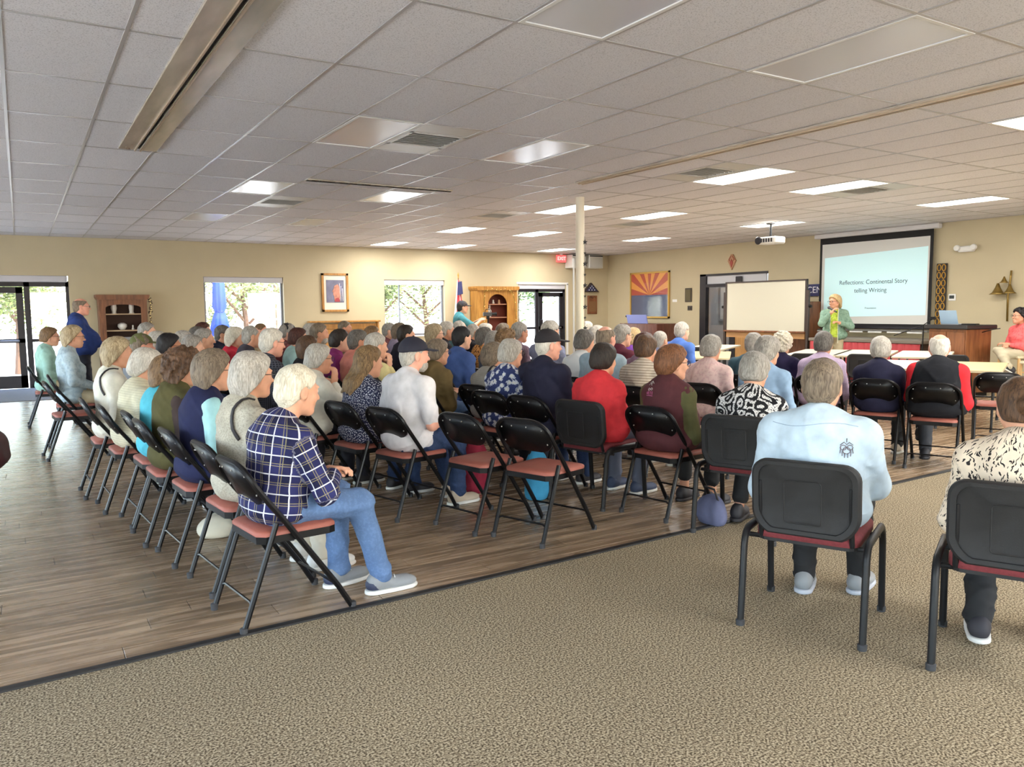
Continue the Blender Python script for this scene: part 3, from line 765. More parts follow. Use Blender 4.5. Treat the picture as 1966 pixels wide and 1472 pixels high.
def add_torso(F, J, p, g, k=.06):
    """g: cloth allowance"""
    f = p.get('fat', 1.0); H0, NB, ax = J['H0'], J['NB'], J['ax']; L = np.linalg.norm(NB - H0); sh = J['sh']; m = p['sex'] == 'm'
    R = rot_zyx(0, math.atan2(ax[0], ax[2]), 0); at = lambda t, dx=0: H0 + ax * L * t + A3(dx, 0, 0); hu = p.get('hunch', .0)
    gp = g + (.012 if g > .005 else 0); F.ell(at(.0, .0), (.135 * f + gp, (.185 if m else .195) * f + gp, .125), R, k)
    F.ell(at(.3, .02 * f), (.125 * f + g, (.165 if m else .155) * f + g, .17), R, k)
    if f > 1.08: F.ell(at(.32, .07), (.13 * f + g, .15 * f + g, .14), R, k)
    F.ell(at(.62, -.015 - hu * .5), (.115 * (f * .5 + .5) + g, sh * .92 * (f * .5 + .5) + g, .2), R, k)
    F.ell(at(.83, -.03 - hu), (.085 + g, sh * .8 + g, .09), R, k)
    if not m: F.ell(at(.56, .09), (.06 + g, .13, .07), R, .05)
    for nm in 'lr': F.cap(NB + A3(-.03 - hu, 0, -.01), J['S' + nm] + A3(0, 0, .002), .052 + g, .046 + g, .05)

def add_neck(F, J, g=0): 
    HC, NB = J['HC'], J['NB']; F.cap(NB + A3(-.01, 0, -.03), HC + J['R'] @ A3(-.025, 0, -.06), .056 + g, .054 + g, .03)

def add_arm(F, J, p, nm, g, t1=1.0, k=.03, hand=True):
    """t1: how far down the arm (0 shoulder, .5 elbow, 1 wrist)"""
    S_, E_, W = J['S' + nm], J['E' + nm], J['W' + nm]; m = 1.0 if p['sex'] == 'm' else .9; m *= .85 + .15 * p.get('fat', 1)
    F.ell(S_, (.056 * m + g, .05 * m + g, .06 * m + g), None, k)
    if t1 <= .5:
        Q = S_ + (E_ - S_) * (t1 / .5); F.cap(S_, Q, .054 * m + g, (.046 - .0) * m + g, k); return Q
    F.cap(S_, E_, .052 * m + g, .041 * m + g, k)
    t = (t1 - .5) / .5; Q = E_ + (W - E_) * t; F.cap(E_, Q, .041 * m + g, (.041 - .014 * t) * m + g, k)
    return Q

def add_hand(F, J, p, nm, k=.008):
    E_, W = J['E' + nm], J['W' + nm]; s = 1 if nm == 'l' else -1; d = (W - E_) / np.linalg.norm(W - E_)
    pose = p.get('arm', 'lap'); pose = pose.get(nm, 'lap') if isinstance(pose, dict) else pose
    if pose == 'chin': d = J['R'] @ A3(.1, 0, 1); d /= np.linalg.norm(d); n = J['R'] @ A3(-.5, -s, 0)
    elif pose in ('lap', 'thigh'): n = A3(.1, 0, -1); d = d + A3(.35, 0, .25); d /= np.linalg.norm(d)
    elif pose == 'hang': n = A3(0, -s, 0)
    elif isinstance(pose, tuple) and len(pose) > 2: n = A3(*pose[2])
    else: n = A3(-.3, 0, -1)
    n = n - d * (n @ d); n /= np.linalg.norm(n); sd = np.cross(d, n) * s     # towards the thumb side is -sd or +sd
    sd = sd / np.linalg.norm(sd)
    if pose in ('lap', 'thigh') and sd[1] * s > 0: sd = -sd
    R = np.stack([d, sd, n], 1)
    F.ell(W + d * .045, (.052, .04, .017), R, .015); F.cap(W - d * .02, W + d * .02, .026, .027, .015)
    fr = p.get('fr', .0088); curl = p.get('curl', .9)
    for q, (o, l) in enumerate(((.030, .072), (.010, .08), (-.010, .075), (-.029, .06))):
        b0 = W + d * .085 + sd * o; a1 = b0 + (d * math.cos(curl * .35) + n * math.sin(curl * .35)) * l * .48
        a2 = a1 + (d * math.cos(curl) + n * math.sin(curl)) * l * .32; a3 = a2 + (d * math.cos(curl * 1.7) + n * math.sin(curl * 1.7)) * l * .28
        F.cap(W + d * .05 + sd * o, b0, fr, fr, k); F.cap(b0, a1, fr, fr * .95, k); F.cap(a1, a2, fr * .95, fr * .9, k); F.cap(a2, a3, fr * .9, fr * .8, k)
    b0 = W + d * .02 + sd * .03; b1 = b0 + (d * .6 + sd * .6 + n * .3) * .04; b2 = b1 + (d * .85 + n * .35 + sd * .1) * .034
    F.cap(b0, b1, fr * 1.25, fr * 1.1, k); F.cap(b1, b2, fr * 1.1, fr * .9, k)

def add_head(F, J, fem=False):
    HC, R = J['HC'], J['R']; T = lambda *v: HC + R @ A3(*v)
    e = lambda c, r, k=.02, mode=1: F.ell(T(*c), r, R, k, mode)
    e((-.012, 0, .03), (.098, .078, .09)); e((.035, 0, -.03), (.06, .062, .085), .03)
    for s in (1, -1):
        F.cap(T(-.005, s * .058, -.05), T(.06, s * .022, -.095), .02, .02, .03)
        e((.062, s * .036, -.028), (.028, .026, .026), .02)
    e((.066, 0, -.094), (.026, .028, .02), .025)
    e((.086, 0, .03), (.016, .05, .011), .015)
    for s in (1, -1):
        e((.098, s * .033, .008), (.014, .017, .012), .012, -1); e((.082, s * .033, .008), (.013, .014, .0125), .004)
        e((-.008, s * .083, -.008), (.023, .011, .036), .008); e((.0, s * .094, -.004), (.01, .007, .02), .006, -1)
    F.cap(T(.09, 0, .012), T(.113, 0, -.026), .0085, .013, .012)
    for s in (1, -1): e((.1, s * .012, -.03), (.011, .008, .008), .006)
    e((.094, 0, -.06), (.011, .023, .006), .006); e((.093, 0, -.07), (.01, .02, .006), .006); e((.1, 0, -.0645), (.012, .02, .0016), .003, -1)

def bounds(pts, m):
    P = np.array(pts); return P.min(0) - m, P.max(0) + m

def body_mesh(p, h):
    J = joints(p); arms = ['S', 'E', 'W']
    pts = [J['HC'] + A3(0, 0, .12), J['HC'], J['NB'] - A3(0, 0, .15)] + [J[a + n] for a in arms for n in 'lr']
    for n in 'lr': d = J['W' + n] - J['E' + n]; pts.append(J['W' + n] + d / np.linalg.norm(d) * .13)
    lo, hi = bounds(pts, .16); F = Field(lo, hi, h)
    add_head(F, J); add_neck(F, J)
    NB = J['NB']; F.ell(NB + A3(-.02, 0, -.1), (.07, J['sh'] * .8, .07), None, .04)
    for nm in 'lr':
        F.cap(NB + A3(-.02, 0, -.03), J['S' + nm], .038, .038, .04); add_arm(F, J, p, nm, -.003)
    V, Q = F.mesh(); n0 = len(V)
    F2 = None
    for nm in 'lr': add_hand(F, J, p, nm)
    V, Q = F.mesh()
    return np_mesh('body', V, Q), J

def shirt_uv(me, J):
    co = np.empty(len(me.vertices) * 3, np.float32); me.vertices.foreach_get('co', co); P = co.reshape(-1, 3).astype(float)
    segs = [(J['H0'], J['NB'], 1.35, .15)]
    for n in 'lr': segs += [(J['S' + n], J['E' + n], 1.0, .06), (J['E' + n], J['W' + n], 1.0, .05)]
    best = None; U = np.zeros((len(P), 3)); bd = np.full(len(P), 9.)
    for q, (a, b, wgt, r) in enumerate(segs):
        ab = b - a; L = np.linalg.norm(ab); t = ((P - a) @ ab) / L / L; tc_ = np.clip(t, 0, 1); dv = P - (a + tc_[:, None] * ab); d = np.linalg.norm(dv, axis=1) / r + (0 if q == 0 else 1.5 * np.abs(t - tc_) * L / r); d = d * (.8 if q == 0 else 1)
        x = np.cross(ab, A3(0, 1, 0) if q == 0 else A3(1, 0, .3)); x /= np.linalg.norm(x); y = np.cross(ab / L, x)
        ang = np.arctan2(dv @ y, dv @ x)
        if q == 0: u = ang * .17
        else: u = ang * r
        v = (t if q == 0 else tc_) * L + (0, .377, .7255, 1.0214, 1.451)[q]
        mk = d < bd; bd[mk] = d[mk]; U[mk] = np.stack([u, v, np.full(len(P), q * .1)], 1)[mk]
    at = me.attributes.new('cuv', 'FLOAT_VECTOR', 'POINT'); at.data.foreach_set('vector', U.astype(np.float32).ravel())

def shirt_mesh(p, h, J, sleeve=1.0, g=.012, name='shirt', wr=.0022, hem=None, collar=.012, seed=1):
    pts = [J['H0'] - A3(0, 0, .16), J['NB'] + A3(0, 0, .05)] + [J[a + n] for a in 'SEW' for n in 'lr']
    lo, hi = bounds(pts, .13); lo[1] = min(lo[1], -.3); hi[1] = max(hi[1], .3); lo[0] = min(lo[0], J['H0'][0] - .25); hi[0] = max(hi[0], .3); F = Field(lo, hi, h)
    add_torso(F, J, p, g); 
    if sleeve > 0:
        for nm in 'lr': add_arm(F, J, p, nm, g, sleeve, .04)
    if wr:
        F.ripple(wr * .55, 22, seed); F.crease(wr * 3.0, 17, seed + 3)
    # collar and hem
    add_neck_c = J['NB'] + A3(.0, 0, .0); F.cap(J['NB'] + A3(-.012, 0, -.05), J['NB'] + A3(-.004, 0, collar), .07, .064, .03)
    F.cut((.35, 0, .93), float(A3(.35, 0, .93) @ (J['NB'] + A3(0, 0, collar + .012))), .004) if False else None
    hz = hem if hem is not None else J['H0'][2] - .088
    F.cut((0, 0, -1), -hz, .01)
    V, Q = F.mesh(); me = np_mesh(name, V, Q); shirt_uv(me, J); return me

def trousers_mesh(p, h, J, g=.012, cuff=.0, seed=3, skirt=False):
    pts = [J['H0']] + [J[a + n] for a in 'LKA' for n in 'lr']; lo, hi = bounds(pts, .2); F = Field(lo, hi, h); f = p.get('fat', 1)
    F.ell(J['H0'] + A3(.01, 0, -.01), (.13 * f + g - .006, .182 * f + g - .006, .1), None, .05); m = 1 if p['sex'] == 'm' else .97
    for nm in 'lr':
        L, K, An = J['L' + nm], J['K' + nm], J['A' + nm]; An = An + (K - An) * cuff
        F.cap(L, K, .082 * m * f + g * .5, .058 * m + g, .05); F.cap(K, An, .056 * m + g, .044 * m + g, .03)
    F.ripple(.0012, 24, seed); F.crease(.011, 19, seed + 2)
    top = J['H0'][2] + .1; F.cut((0, 0, 1), top, .01)
    for nm in 'lr': pass
    F.cut((0, 0, -1), -(min(J['Al'][2], J['Ar'][2]) - .035), .006)
    V, Q = F.mesh(); me = np_mesh('trousers', V, Q)
    at = me.attributes.new('cuv', 'FLOAT_VECTOR', 'POINT'); at.data.foreach_set('vector', np.asarray(V, np.float32).ravel())
    return me

# hair, in the head's own frame; one mesh per style and seed, shared
HAIR = {}
def hair_mesh(style, seed=0):
    if (style, seed) in HAIR: return HAIR[(style, seed)]
    h = .0064; F = Field((-.3, -.2, -.48 if style == 'long' else -.24), (.16, .2, .2), h)
    sk = lambda o, k=.02: F.ell((-.012, 0, .03), (.098 + o, .078 + o, .09 + o), None, k)
    face = lambda a, z, b=.02: F.cut((.78, 0, -.62), .78 * a - .62 * z, .012)
    if style in ('short', 'bald', 'buzz', 'thin'):
        o = {'short': .017, 'bald': .009, 'buzz': .006, 'thin': .009}[style]; sk(o); F.ell((-.05, 0, -.03), (.056 + o * .8, .062 + o * .7, .05), None, .03); F.cap((-.045, 0, -.04), (-.048, 0, -.1), .05, .042, .03)
        F.ripple(.0016 if style != 'buzz' else .0006, 70, seed, (1, 1, .4)); face(.085, .09)
        F.cut((-.25, 0, -.97), .115, .012)
        F.cut((1, 0, 0), .088, .01)
        for s in (1, -1): F.ell((.004, s * .092, -.016), (.034, .03, .044), None, .008, -1); F.ell((.055, s * .08, -.05), (.05, .04, .06), None, .01, -1)
        if style == 'bald': F.ell((-.012, 0, .14), (.125, .074, .085), None, .012, -1)
        if style == 'thin': F.ell((.075, 0, .1), (.06, .05, .06), None, .02, -1)
    elif style in ('crop', 'fluffy', 'bob', 'curly', 'bun', 'pony', 'mop'):
        o = {'crop': .02, 'fluffy': .028, 'bob': .026, 'curly': .032, 'bun': .014, 'pony': .014, 'mop': .034}[style]; sk(o)
        zl = {'crop': -.075, 'fluffy': -.1, 'bob': -.15, 'curly': -.13, 'bun': -.06, 'pony': -.06, 'mop': -.1}[style]
        F.ell((-.05, 0, -.03), (.06 + o, .066 + o * .8, .075 if zl > -.09 else .09), None, .04)
        if style in ('bob', 'curly'):
            for s in (1, -1): F.cap((-.015, s * .07, 0), (-.005, s * .078, zl + .03), .04, .038, .03)
            F.ell((-.055, 0, -.08), (.06, .095, .075), None, .03)
        if style == 'mop': 
            for s in (1, -1): F.ell((-.02, s * .06, .0), (.06, .05, .07), None, .03)
        if style == 'bun': F.ell((-.125, 0, .015), (.04, .042, .04), None, .012)
        if style == 'pony': F.cap((-.11, 0, .02), (-.14, .01, -.14), .03, .02, .02)
        if style == 'curly' or style == 'mop': F.ripple(.005, 75, seed); F.ripple(.003, 140, seed + 5)
        else: F.ripple(.0022, 45, seed, (1, 1, .35)); F.ripple(.0008, 120, seed + 3, (1, 1, .2))
        face(.082, .085)
        F.cut((0, 0, -1), -zl, .012)
        F.ell((.11, 0, -.05), (.085, .072, .12), None, .012, -1)
    elif style == 'long':
        sk(.018); F.ell((-.05, 0, -.05), (.065, .085, .1), None, .04)
        for y in (-.055, 0, .055): F.cap((-.06, y, -.05), (-.13, y * 1.2, -.17), .05, .045, .04); F.cap((-.13, y * 1.2, -.17), (-.2, y * 1.35, -.38), .045, .034, .04)
        F.ripple(.0025, 45, seed, (1, 1, .15)); F.ripple(.001, 110, seed + 3, (1, 1, .1)); face(.082, .085)
        F.ell((.11, 0, -.05), (.085, .07, .13), None, .012, -1)
    V, Q = F.mesh(); me = np_mesh('hair', V, Q); HAIR[(style, seed)] = me; return me

HC_ = {'white': ((222, 216, 205), (176, 168, 156)), 'grey': ((170, 164, 156), (116, 110, 104)), 'lightgrey': ((196, 190, 180), (144, 137, 128)), 'darkgrey': ((116, 110, 104), (66, 62, 58)), 'blonde': ((205, 180, 135), (150, 122, 82)),
       'ashblonde': ((190, 172, 140), (128, 108, 80)), 'brown': ((104, 76, 54), (56, 40, 30)), 'lightbrown': ((142, 112, 80), (88, 66, 46)), 'auburn': ((134, 90, 60), (84, 52, 34)), 'redbrown': ((92, 54, 44), (50, 28, 24)),
       'dark': ((58, 48, 42), (30, 25, 23)), 'black': ((38, 34, 36), (18, 16, 18)), 'greybrown': ((138, 122, 104), (86, 74, 62)), 'whitegold': ((226, 219, 203), (184, 174, 152)), 'longbrown': ((150, 120, 82), (82, 64, 46))}
def hair_mat(c):
    nm = 'hair_' + c
    if nm in MATS: return MATS[nm]
    hi, lo = HC_[c]; m = mat(nm, hi, .55, spec=.3); nt = m.node_tree; b = nt.nodes['Principled BSDF']
    tc = nt.nodes.new('ShaderNodeTexCoord'); mp = nt.nodes.new('ShaderNodeMapping'); mp.inputs['Scale'].default_value = (1, 1, .14); nt.links.new(tc.outputs['Object'], mp.inputs[0])
    n = nt.nodes.new('ShaderNodeTexNoise'); n.inputs['Scale'].default_value = 110; n.inputs['Detail'].default_value = 3; n.inputs['Distortion'].default_value = 1.2; nt.links.new(mp.outputs[0], n.inputs[0])
    r = nt.nodes.new('ShaderNodeValToRGB'); r.color_ramp.elements[0].position = .33; r.color_ramp.elements[1].position = .66; r.color_ramp.elements[0].color = lin(lo); r.color_ramp.elements[1].color = lin(hi)
    nt.links.new(n.outputs[0], r.inputs[0])
    n2 = nt.nodes.new('ShaderNodeTexNoise'); n2.inputs['Scale'].default_value = 9; nt.links.new(tc.outputs['Object'], n2.inputs[0])
    mx = nt.nodes.new('ShaderNodeMixRGB'); mx.blend_type = 'OVERLAY'; mx.inputs[0].default_value = .35; nt.links.new(r.outputs[0], mx.inputs[1]); nt.links.new(n2.outputs[0], mx.inputs[2]); nt.links.new(mx.outputs[0], b.inputs['Base Color'])
    bp = nt.nodes.new('ShaderNodeBump'); bp.inputs['Strength'].default_value = .5; bp.inputs['Distance'].default_value = .004; nt.links.new(n.outputs[0], bp.inputs['Height']); nt.links.new(bp.outputs[0], b.inputs['Normal'])
    return m
SK = [(214, 160, 132), (204, 148, 120), (222, 172, 146), (190, 132, 104), (228, 166, 144)]
def skin_mat(k):
    nm = 'skin_%s' % ['fair', 'warm', 'pale', 'tan', 'pink'][k]
    if nm in MATS: return MATS[nm]
    m = mat(nm, SK[k], .5, nscale=16, namp=.1, spec=.35); b = m.node_tree.nodes['Principled BSDF']
    b.inputs['Subsurface Weight'].default_value = .08; b.inputs['Subsurface Radius'].default_value = (.02, .008, .004); return m

def cloth(name, c1, kind='solid', c2=None, c3=None, sc=1.0, rough=.85):
    if name in MATS: return MATS[name]
    m = mat(name, c1, rough, spec=.2); nt = m.node_tree; b = nt.nodes['Principled BSDF']; N, K = nt.nodes, nt.links
    at = N.new('ShaderNodeAttribute'); at.attribute_name = 'cuv'
    def math_(op, a, v=None):
        n = N.new('ShaderNodeMath'); n.operation = op
        for i, q in enumerate((a, v)):
            if q is None: continue
            if hasattr(q, 'links'): K.new(q, n.inputs[i])
            else: n.inputs[i].default_value = q
        return n.outputs[0]
    def mix(fac, a, c):
        n = N.new('ShaderNodeMixRGB'); K.new(fac, n.inputs[0]) if hasattr(fac, 'links') else setattr(n.inputs[0], 'default_value', fac)
        for i, q in ((1, a), (2, c)):
            if hasattr(q, 'links'): K.new(q, n.inputs[i])
            else: n.inputs[i].default_value = lin(q)
        return n.outputs[0]
    sep = N.new('ShaderNodeSeparateXYZ'); K.new(at.outputs['Vector'], sep.inputs[0]); u, v = sep.outputs[0], sep.outputs[1]
    def band(x, per, wid, ph=0.):
        q = math_('FRACT', math_('ADD', math_('DIVIDE', x, per), 10 + ph)); return math_('LESS_THAN', math_('ABSOLUTE', math_('SUBTRACT', q, .5)), wid / 2)
    col = None
    if kind == 'plaid':
        P_ = .092 * sc
        d1 = math_('MULTIPLY', math_('ADD', band(u, P_, .5, .0), band(v, P_, .5, .0)), .5); col = mix(d1, c1, tuple(int(x * .62) for x in c1))
        t1 = math_('MAXIMUM', math_('MAXIMUM', band(u, P_, .035, .22), band(u, P_, .035, .34)), math_('MAXIMUM', band(v, P_, .035, .22), band(v, P_, .035, .34))); col = mix(math_('MULTIPLY', t1, .75), col, c3)
        t2 = math_('MAXIMUM', band(u, P_, .065, -.2), band(v, P_, .065, -.2)); col = mix(math_('MULTIPLY', t2, .85), col, c2)
    elif kind == 'stripe': col = mix(math_('MULTIPLY', band(v, .03 * sc, .4), .8), c1, c2)
    elif kind == 'pin': col = mix(math_('MULTIPLY', math_('MAXIMUM', band(u, .018 * sc, .3), band(v, .018 * sc, .3)), .6), c1, c2)
    elif kind in ('dots', 'floral', 'paisley', 'marks', 'blotch'):
        vo = N.new('ShaderNodeTexVoronoi'); vo.voronoi_dimensions = '2D'; K.new(at.outputs['Vector'], vo.inputs['Vector'])
        no = N.new('ShaderNodeTexNoise'); K.new(at.outputs['Vector'], no.inputs['Vector']); no.inputs['Detail'].default_value = 3
        if kind == 'dots': vo.inputs['Scale'].default_value = 75 / sc; col = mix(math_('LESS_THAN', vo.outputs['Distance'], .27), c1, c2)
        elif kind == 'blotch': no.inputs['Scale'].default_value = 30 / sc; col = mix(math_('GREATER_THAN', no.outputs[0], .54), c1, c2)
        elif kind == 'floral':
            vo.inputs['Scale'].default_value = 17 / sc; no.inputs['Scale'].default_value = 60 / sc
            q = math_('ADD', vo.outputs['Distance'], math_('MULTIPLY', math_('SUBTRACT', no.outputs[0], .5), .9)); f1 = math_('LESS_THAN', q, .36); col = mix(f1, c1, c2)
            q2 = math_('LESS_THAN', q, .16); col = mix(q2, col, c3)
        elif kind == 'paisley':
            vo.inputs['Scale'].default_value = 11 / sc; no.inputs['Scale'].default_value = 9 / sc
            wv = math_('SINE', math_('ADD', math_('MULTIPLY', vo.outputs['Distance'], 15), math_('MULTIPLY', no.outputs[0], 24))); f1 = math_('GREATER_THAN', wv, .05)
            n3 = N.new('ShaderNodeTexNoise'); K.new(at.outputs['Vector'], n3.inputs['Vector']); n3.inputs['Scale'].default_value = 150 / sc
            f2 = math_('MULTIPLY', f1, math_('GREATER_THAN', n3.outputs[0], .42)); col = mix(f2, c1, c2)
        elif kind == 'marks':
            n3 = N.new('ShaderNodeTexNoise'); K.new(at.outputs['Vector'], n3.inputs['Vector']); n3.inputs['Scale'].default_value = 25
            va = N.new('ShaderNodeVectorMath'); va.operation = 'MULTIPLY_ADD'; K.new(n3.outputs['Color'], va.inputs[0]); va.inputs[1].default_value = (.05, .05, 0); K.new(at.outputs['Vector'], va.inputs[2])
            mp = N.new('ShaderNodeMapping'); mp.inputs['Scale'].default_value = (1, .45, 1); mp.inputs['Rotation'].default_value = (0, 0, .6); K.new(va.outputs[0], mp.inputs[0]); K.new(mp.outputs[0], vo.inputs['Vector']); mp.inputs['Scale'].default_value = (1, .3, 1)
            vo.inputs['Scale'].default_value = 58 / sc; f1 = math_('LESS_THAN', vo.outputs['Distance'], .17)
            m2_ = N.new('ShaderNodeMapping'); m2_.inputs['Scale'].default_value = (1, .3, 1); m2_.inputs['Rotation'].default_value = (0, 0, -.9); K.new(va.outputs[0], m2_.inputs[0]); sc = sc * .8
            v2_ = N.new('ShaderNodeTexVoronoi'); v2_.voronoi_dimensions = '2D'; v2_.inputs['Scale'].default_value = 58 / sc; K.new(m2_.outputs[0], v2_.inputs['Vector']); col = mix(math_('MAXIMUM', f1, math_('LESS_THAN', v2_.outputs['Distance'], .17)), c1, c2)
    n2 = N.new('ShaderNodeTexNoise'); tc = N.new('ShaderNodeTexCoord'); K.new(tc.outputs['Object'], n2.inputs[0]); n2.inputs['Scale'].default_value = 14; n2.inputs['Detail'].default_value = 5
    r = N.new('ShaderNodeMapRange'); r.inputs[1].default_value = .3; r.inputs[2].default_value = .7; r.inputs[3].default_value = .86; r.inputs[4].default_value = 1.1; K.new(n2.outputs[0], r.inputs[0])
    mm = N.new('ShaderNodeMixRGB'); mm.blend_type = 'MULTIPLY'; mm.inputs[0].default_value = 1
    if col is None: mm.inputs[1].default_value = lin(c1)
    else: K.new(col, mm.inputs[1])
    K.new(r.outputs[0], mm.inputs[2]); K.new(mm.outputs[0], b.inputs['Base Color'])
    n3 = N.new('ShaderNodeTexNoise'); K.new(tc.outputs['Object'], n3.inputs[0]); n3.inputs['Scale'].default_value = 260; bp = N.new('ShaderNodeBump'); bp.inputs['Strength'].default_value = .25; bp.inputs['Distance'].default_value = .002
    K.new(n3.outputs[0], bp.inputs['Height']); K.new(bp.outputs[0], b.inputs['Normal'])
    return m

# ---- shared small pieces
def headM(J): return Matrix.Translation(Vector(J['HC'])) @ Matrix([list(r) for r in J['R']]).to_4x4()
SH = {}
def shared(key, fn):
    if key not in SH: SH[key] = fn()
    return SH[key]
def put(name, me, m, parent, M):
    o = bpy.data.objects.new(name, me); C.objects.link(o); o.parent = parent
    if m is not None:
        if not me.materials: me.materials.append(m)
        elif me.materials[0] is not m:
            o.material_slots[0].link = 'OBJECT'; o.material_slots[0].material = m
    if M is not None: o.matrix_local = M
    return o
def eye_me():
    b = MB(); n = 10
    prof = [(.0122 * math.sin(a), -.0122 * math.cos(a)) for a in [PI * (i + .3) / 9.6 for i in range(10)]]
    b.lathe([(max(r, .0005), z) for r, z in prof], 12); b.xf(Matrix.Rotation(PI / 2, 4, 'Y'))
    me = make_mesh('eye', b.v, b.f, True); m = mat('eye_white', (228, 224, 218), .2); me.materials.append(m); me.materials.append(mat('iris', (70, 58, 48), .2))
    for p in me.polygons:
        if p.center.x > .0098: p.material_index = 1
    return me
def glasses_me():
    b = MB()
    for s in (1, -1):
        pts = [(.108 - abs(math.cos(a)) * .0, s * (.034 + .026 * math.cos(a)), .006 + .02 * math.sin(a)) for a in [2 * PI * i / 16 for i in range(16)]]
        b.tube(pts, .0022, 5, True); b.tube([(.106, s * .058, .012), (.05, s * .081, .012), (-.02, s * .083, .01), (-.05, s * .078, -.01)], .0022, 5)
    b.tube([(.11, .009, .01), (.114, 0, .013), (.11, -.009, .01)], .0022, 5); return make_mesh('glasses', b.v, b.f, True)
def cap_me():
    F = Field((-.14, -.13, -.02), (.24, .13, .2), .006); F.ell((-.014, 0, .038), (.113, .092, .102), None, .02); F.ripple(.0012, 40, 3); F.cut((.12, 0, -.99), -.03, .006)
    F2 = F; n = np
    X, Y, Z = F.ax[0][:, None, None], F.ax[1][None, :, None], F.ax[2][None, None, :]
    zc = .055 - (Y * Y) * 2.2 - np.maximum(X - .08, 0) * .12
    d = np.maximum(np.maximum(((X - .085) / .105) ** 2 + (Y / .082) ** 2 - 1, -(X - .05)) * .05, np.abs(Z - zc) - .0045)
    F.a = np.minimum(F.a, d.astype(np.float32)); F.cap((-.014, 0, .138), (-.014, 0, .144), .008, .006, .003)
    V, Q = F.mesh(); return np_mesh('cap', V, Q)
def shoe_mes():
    F = Field((-.12, -.08, -.02), (.24, .08, .16), .006); F.cap((-.045, 0, .05), (.14, 0, .035), .042, .034, .03); F.ell((.12, 0, .035), (.08, .046, .034), None, .02); F.ell((-.02, 0, .075), (.05, .04, .05), None, .03)
    F.ripple(.0008, 60, 2); F.cut((0, 0, -1), -.018, .003); F.cut((0, 0, 1), .115, .004); up = np_mesh('shoe', *F.mesh())
    F = Field((-.12, -.08, -.02), (.24, .08, .06), .006); F.cap((-.045, 0, .012), (.145, 0, .012), .046, .048, .02); F.ell((.06, 0, .01), (.15, .046, .03), None, .02); F.cut((0, 0, -1), 0, .003); F.cut((0, 0, 1), .024, .003); so = np_mesh('sole', *F.mesh())
    return up, so

